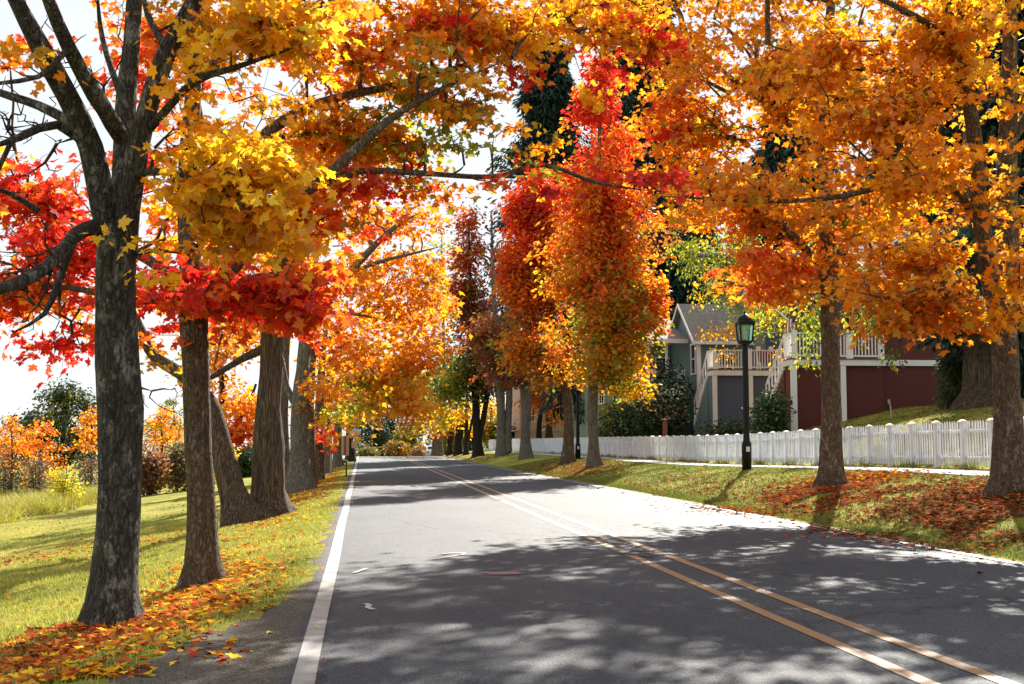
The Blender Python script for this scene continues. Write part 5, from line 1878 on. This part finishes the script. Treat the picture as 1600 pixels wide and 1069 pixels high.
for (lb, px, Y, top, low, rx, pal, n, sd_) in [
    ('orange leaved sapling at the left picture edge beyond the lawn', 18, 78, 645, 745, 24, 'orange*2+amber', 40, 92),
    ('orange leaved sapling in front of the grey green rounded tree', 62, 76, 655, 750, 24, 'orange*3+flame', 46, 93),
    ('amber sapling just left of the nearest grey trunk, beyond the lawn', 143, 80, 632, 745, 18, 'orange+amber*2', 40, 94),
    ('amber orange small tree seen between the two nearest left trunks', 252, 82, 632, 735, 26, 'orange*2+amber*2+olive', 80, 95),
    ('olive green small tree between the two nearest left trunks, farther back', 272, 88, 610, 725, 30, 'olive+bush*2', 50, 96)]:
    px_tree('sapling', lb, GB, px, low, Y=Y,
            stems=[[(px, low, 0, 2.2), (px + 1, (low + top) / 2, 0, 1.6), (px - 2, top + 12, 0, .7)], [(px, low - 12, 0, 1.5), (px + rx * .5, (low + top) / 2, 0, 1)], [(px, low - 15, 0, 1.5), (px - rx * .5, (low + top) / 2 - 8, 0, 1)]],
            blobs=[(px, (top + low) / 2 + 2, 0, rx * 1.25, (low - top) * .46, 1.9, int(n * 1.6), pal), (px, top + 16, 0, rx * .5, 14, .7, n // 5, pal)],
            bark='dark', seed=sd_, leaf=.2, per=22, clump=.45, flare=0, zatt=-1.4, shape='oval')
px_tree('maple_tree', 'orange and red maple on the far lawn seen left of the double trunk', GB, 350, 742, Y=62,
        stems=[[(352, 744, 0, 8), (350, 700, 0, 6), (348, 640, 0, 5), (345, 560, 0, 3)], [(350, 690, 0, 4), (385, 640, 0, 3), (400, 600, 0, 2)], [(350, 680, 0, 4), (310, 630, 0, 3), (280, 600, 0, 2)]],
        blobs=[(360, 560, 0, 60, 60, 2.6, 90, 'orange*2+amber*2+gold'), (390, 640, -.5, 46, 36, 2.0, 60, 'orange*2+gold'), (370, 675, -.8, 40, 18, 1.4, 34, 'flame*2+red*2+orange'), (300, 580, 0, 40, 40, 1.8, 20, 'amber*2+olive'), (400, 520, 1, 40, 40, 1.8, 30, 'orange+mauve'), (345, 520, .5, 40, 30, 1.6, 24, 'mauve+rust+orange')],
        bark='dark', seed=97, leaf=.24, per=28, clump=.62, flare=.3, zatt=.6, shape='oval')
for i, (px, Y, top, low, rx, pal, lb) in enumerate([
        (236, 70, 690, 735, 22, 'brush*2+rust', 'brown brush low behind the nearest grey trunk'), (282, 72, 694, 735, 22, 'brush*2+olive', 'brown brush low against the second trunk'),
        (256, 96, 650, 735, 40, 'bush+olive+amber', 'tall mixed thicket farthest back between the two nearest trunks'), (180, 100, 640, 735, 50, 'bush*2+olive', 'olive thicket behind the nearest grey trunk'),
        (20, 100, 660, 740, 60, 'bush*2+olive', 'olive thicket farthest back at the left picture edge'), (330, 118, 660, 735, 40, 'bush+olive+mauve', 'dim thicket behind the orange red lawn maple'),
        (430, 125, 680, 735, 40, 'laurel+bush', 'dark thicket behind the grey left trunks'), (-60, 100, 650, 740, 50, 'bush+amber', 'amber thicket beyond the left picture edge')]):
    shrub('thicket', lb, px, Y, low, top, rx, pal, 110, 150 + i, .2, GB, mat=LEAF)
shrub('yellow_shrub', 'bright yellow green shrub in the meadow left of the nearest trunk', 104, 62, 790, 722, 18, 'lime*3+yellow', 50, 101, .14, GB, mat=LEAF)
shrub('cream_shrub', 'pale yellow shrub on the far lawn behind the V of the double trunk', 352, 84, 740, 690, 14, 'lime+yellow', 40, 102, .2, GB, mat=LEAF)
for i, (px, Y, top, rx, lb) in enumerate([(15, 74, 700, 24, 'purple grey brush at the left picture edge below the orange sapling'), (60, 73, 702, 22, 'purple grey brush left of the yellow green shrub'), (140, 76, 706, 18, 'purple grey brush touching the nearest grey trunk'), (-30, 72, 690, 30, 'tall purple grey brush cut by the left picture edge')]):
    shrub('brush_bush', lb, px, Y, 780, top, rx, 'brush*3+bush', 60, 110 + i, .13, GB)
shrub('dark_hedge', 'dark green hedge at the end of the lawn behind the double trunk', 385, 92, 735, 698, 22, 'laurel*2+fir', 90, 120, .26, GB, depth=1.5)
shrub('dark_hedge', 'dark green hedge at the end of the lawn farther left behind the second trunk', 330, 100, 730, 695, 26, 'laurel*2+bush', 90, 121, .28, GB, depth=1.5)

px_tree('poplar_tree', 'thin grey green tree in the sky gap left of the dark red column', GE, 694, 712, Y=150,
        stems=[[(694, 712, 0, 3.5), (694, 600, 0, 3), (692, 480, 0, 2), (690, 370, 0, .8)]],
        blobs=[(690, 385, 0, 18, 34, 2.0, 40, 'bush*2+olive'), (692, 460, 0, 24, 50, 2.4, 60, 'bush+olive*2'), (690, 550, 0, 26, 50, 2.4, 60, 'olive*2+bush+gold')],
        bark='pale', seed=151, leaf=.36, per=22, clump=1.1, flare=.2, zatt=2.0, shape='oval')

# --- bushes closing the view at the end of the road
for (lb, px, Y, top, rx, pal, n, sd_) in [
    ('dark green bush left at the end of the road', 578, 158, 640, 26, 'bush*2+laurel', 110, 131),
    ('dark tall bush in the middle at the end of the road', 608, 162, 636, 26, 'bush*2+fir', 110, 132),
    ('sunlit olive bush right at the end of the road', 638, 154, 660, 22, 'bush+olive*2', 100, 133),
    ('straw coloured low shrub at the road end', 622, 148, 690, 14, 'brush+gold+olive', 40, 134),
    ('pale straw shrub far right at the road end', 655, 150, 696, 14, 'brush*2+gold', 30, 135),
    ('straw coloured low shrub left at the road end', 575, 148, 697, 18, 'brush+olive', 34, 136)]:
    shrub('roadside_bush', lb, px, Y, 710, top, rx, pal, n, sd_, .34, GE, per=34)
px_tree('maple_tree', 'grey pink tree closing the view over the end of the road', GE, 596, 712, Y=170,
        stems=[[(596, 712, 0, 3), (596, 680, 0, 2.5), (598, 640, 0, 1.5)]],
        blobs=[(596, 618, 0, 30, 20, 3.0, 70, 'mauve*4+amber'), (620, 612, 0, 24, 22, 3.0, 40, 'mauve*2+amber+olive'), (575, 628, 0, 20, 14, 2.5, 24, 'mauve*2+orange'), (640, 600, 0, 30, 20, 3.0, 40, 'olive+green+mauve')],
        bark='dark', seed=141, leaf=.42, per=26, clump=1.2, flare=.2, zatt=2.0, shape='oval')

# ---------------------------------------------------------------- fallen leaves, grass, meadow
def ground_leaves(name, label, pts, pals, size, seed, shape='maple'):
    rng = np.random.default_rng(seed)
    P = np.vstack(pts)
    n = len(P)
    z = terrain(P[:, 0], P[:, 1]) + rng.uniform(.012, .05, n)
    on = (P[:, 0] > xleft(P[:, 1])) & (P[:, 0] < XR)
    z = np.where(on, .016 + rng.uniform(0, .006, n), z)
    P3 = np.column_stack([P, z])
    a = rng.uniform(0, 6.283, n)
    D = np.column_stack([np.cos(a), np.sin(a), rng.normal(0, .22, n)])
    N = np.column_stack([rng.normal(0, .25, n), rng.normal(0, .25, n), np.ones(n)])
    cols = []
    for p, q in zip(pts, pals):
        nm = pick(q, len(p), rng)
        cols.append(np.array([PAL[x][rng.integers(len(PAL[x]))] for x in nm]))
    me = leaves_mesh(name, P3, D, N, size * rng.uniform(.6, 1.25, n), jitter_cols(np.vstack(cols), rng, .3), shape, rng, curl=.5)
    return tag(link(name, me, DEAD), label, 'leaves', kind='stuff')


def scat(cx, cy, sx, sy_, n, rot=0.0):
    a = RN.normal(0, 1, (n, 2)) * [sx, sy_]
    c, s = math.cos(rot), math.sin(rot)
    return np.column_stack([cx + a[:, 0] * c - a[:, 1] * s, cy + a[:, 0] * s + a[:, 1] * c])


def clumpy(P, seed, f=1.1, th=-.05):
    k = np.array([mnoise.noise(Vector((p[0] * f, p[1] * f, seed))) for p in P])
    return P[k + RN.normal(0, .12, len(P)) > th]


l1, l2, l3 = gp(178, 974), gp(314, 915), gp(412, 808)
r1, r2, r3, r4 = gp(1580, 768), gp(1300, 758), gp(928, 729), gp(888, 724)
strip = np.column_stack([RN.uniform(-2.9, -.75, 15000), 8 + 70 * RN.random(15000) ** 1.5])
strip = strip[np.abs(strip[:, 0] + 1.75 + .25 * np.sin(strip[:, 1] * .4)) < RN.gamma(2, .3, len(strip))]
ground_leaves('fallen_leaves', 'red and gold fallen leaves strewn along the left verge at the trunks',
              [clumpy(scat(l1.x + .1, l1.y - .5, .5, .8, 2200), 2, 1.6), clumpy(scat(l1.x - .1, l1.y - 2.6, .5, 1.0, 2600), 4, 1.6), scat(l2.x + .2, l2.y - .4, .4, .9, 800), clumpy(strip, 3, 1.3, -.05),
               np.column_stack([RN.uniform(-14, -2, 1500), RN.uniform(7, 50, 1500)]), scat(-5.5, 27, 1.6, 1.2, 700), np.column_stack([RN.uniform(-.75, -.2, 60), RN.uniform(8, 60, 60)]),
               np.column_stack([RN.uniform(-2.6, -.9, 1500), RN.uniform(32, 60, 1500)])],
              ['litter_red*5+litter_gold', 'litter_red*4+litter_gold*2', 'litter_gold*3+litter_red', 'litter_gold*4+litter_red', 'litter_brown+litter_gold', 'litter_red', 'litter_gold', 'litter_red*2+litter_gold'], .072, 5)
sp_ = np.column_stack([RN.uniform(7.8, 11.2, 2600), RN.uniform(14, 60, 2600)])
ground_leaves('fallen_leaves', 'drifts of russet fallen leaves on the right bank under the orange maples',
              [clumpy(scat(r1.x - .6, r1.y - 1.6, 1.1, 1.9, 10500), 12, 1.3, -.12), scat(r1.x + .6, r1.y + .3, 1.0, 1.4, 1500), clumpy(scat(r2.x - .7, r2.y - 1.3, .8, 1.6, 5200, .2), 13, 1.3, -.12), scat(r2.x + .5, r2.y + .3, .7, 1.0, 1500), clumpy(scat(r2.x - 1, r2.y + 8, .7, 3.5, 1300), 8),
               scat(r3.x - .6, r3.y - .8, .8, 2.2, 1500), scat(r4.x - .5, r4.y - 1, .8, 3.0, 1500), clumpy(sp_, 5, .8, .0), np.column_stack([RN.uniform(13.3, 24, 2500), RN.uniform(24, 46, 2500)]), np.column_stack([RN.uniform(11.3, 13.2, 300), RN.uniform(16, 60, 300)]), np.column_stack([8.5 + RN.normal(0, .6, 900), RN.uniform(85, 125, 900)])],
              ['litter_brown*4+litter_red', 'litter_red*2+litter_brown*2', 'litter_red*3+litter_brown*2', 'litter_red*4+litter_gold', 'litter_brown*3+litter_red', 'litter_red*2+litter_brown*2', 'litter_red+litter_brown*2', 'litter_brown*3+litter_gold', 'litter_brown*3+litter_gold', 'litter_brown+litter_gold', 'litter_red+litter_brown'], .098, 6)


def blades(name, label, P, hmin, hmax, wd, cols, seed, cat='grass', lean=.35):
    rng = np.random.default_rng(seed)
    n = len(P)
    z = terrain(P[:, 0], P[:, 1]) - .01
    a = rng.uniform(0, 6.283, n)
    h = rng.uniform(hmin, hmax, n)
    ww = wd * rng.uniform(.6, 1.3, n)
    B = np.column_stack([P, z])
    s = np.column_stack([np.cos(a), np.sin(a), np.zeros(n)]) * ww[:, None] / 2
    l = rng.normal(0, lean, (n, 2)) * h[:, None]
    tip = B + np.column_stack([l, h])
    V = np.stack([B - s, B + s, tip], 1).reshape(-1, 3)
    C = np.array(cols)
    c = C[rng.integers(len(C), size=n)]
    k = np.array(terrain(P[:, 0] * 1.0, P[:, 1]))  # slight tint drift with place
    c = c * (1 + .18 * np.sin(P[:, 0] * .9 + P[:, 1] * .5) * np.sin(P[:, 1] * .7 - P[:, 0] * .3))[:, None]
    me = np_mesh(name, V, np.arange(n * 3), np.arange(n) * 3, False, jitter_cols(c, rng, .25))
    return tag(link(name, me, BLADE), label, cat, kind='stuff')


def ok_left(P):
    return P[P[:, 0] < xleft(P[:, 1]) + RN.normal(0, .06, len(P)) - .03]


gl_ = np.vstack([np.column_stack([RN.uniform(-6, -.5, 120000), 6 + 26 * RN.random(120000) ** 1.4]), np.column_stack([RN.uniform(-16, -5, 60000), RN.uniform(8, 40, 60000)]), np.column_stack([RN.uniform(-3, -.45, 30000), RN.uniform(30, 80, 30000)])])
LAWN = [(.27, .31, .035), (.36, .37, .05), (.46, .42, .08), (.21, .26, .03), (.52, .45, .13)]
blades('grass', 'mown yellow green lawn sloping down left of the road', ok_left(gl_), .025, .07, .016, LAWN, 7)
gr_ = np.vstack([np.column_stack([RN.uniform(XR + .02, 11.25, 90000), RN.uniform(12, 70, 90000)]), np.column_stack([RN.uniform(13.1, 22, 40000), RN.uniform(22, 50, 40000)]), np.column_stack([XR + np.abs(RN.normal(0, .25, 20000)), RN.uniform(10, 60, 20000)])])
blades('grass', 'green grass on the bank between the road and the white fence', gr_, .025, .08, .018, [(.12, .17, .022), (.17, .20, .03), (.22, .22, .045), (.09, .13, .02)], 8)
fw = np.column_stack([FX - .12 + RN.normal(0, .06, 6000), RN.uniform(17, 90, 6000)])
blades('weeds', 'weeds growing along the foot of the white fence', clumpy(fw, 4, .7, .1), .05, .25, .03, [(.20, .22, .03), (.30, .27, .04), (.14, .17, .025)], 9)
mx_ = np.column_stack([RN.uniform(-40, -12.5, 220000), RN.uniform(40, 105, 220000)])
edge = -13.0 - .012 * (mx_[:, 1] - 50) + 1.2 * np.sin(mx_[:, 1] * .35) + .8 * np.sin(mx_[:, 1] * .9)
mx_ = mx_[mx_[:, 0] < edge + RN.normal(0, .4, len(mx_))]
blades('meadow_grass', 'tall yellow olive meadow grass beyond the mown lawn', mx_, .2, .95, .045, [(.36, .34, .04), (.42, .36, .05), (.30, .31, .04), (.44, .38, .07), (.34, .28, .06)], 10, 'meadow', .8)
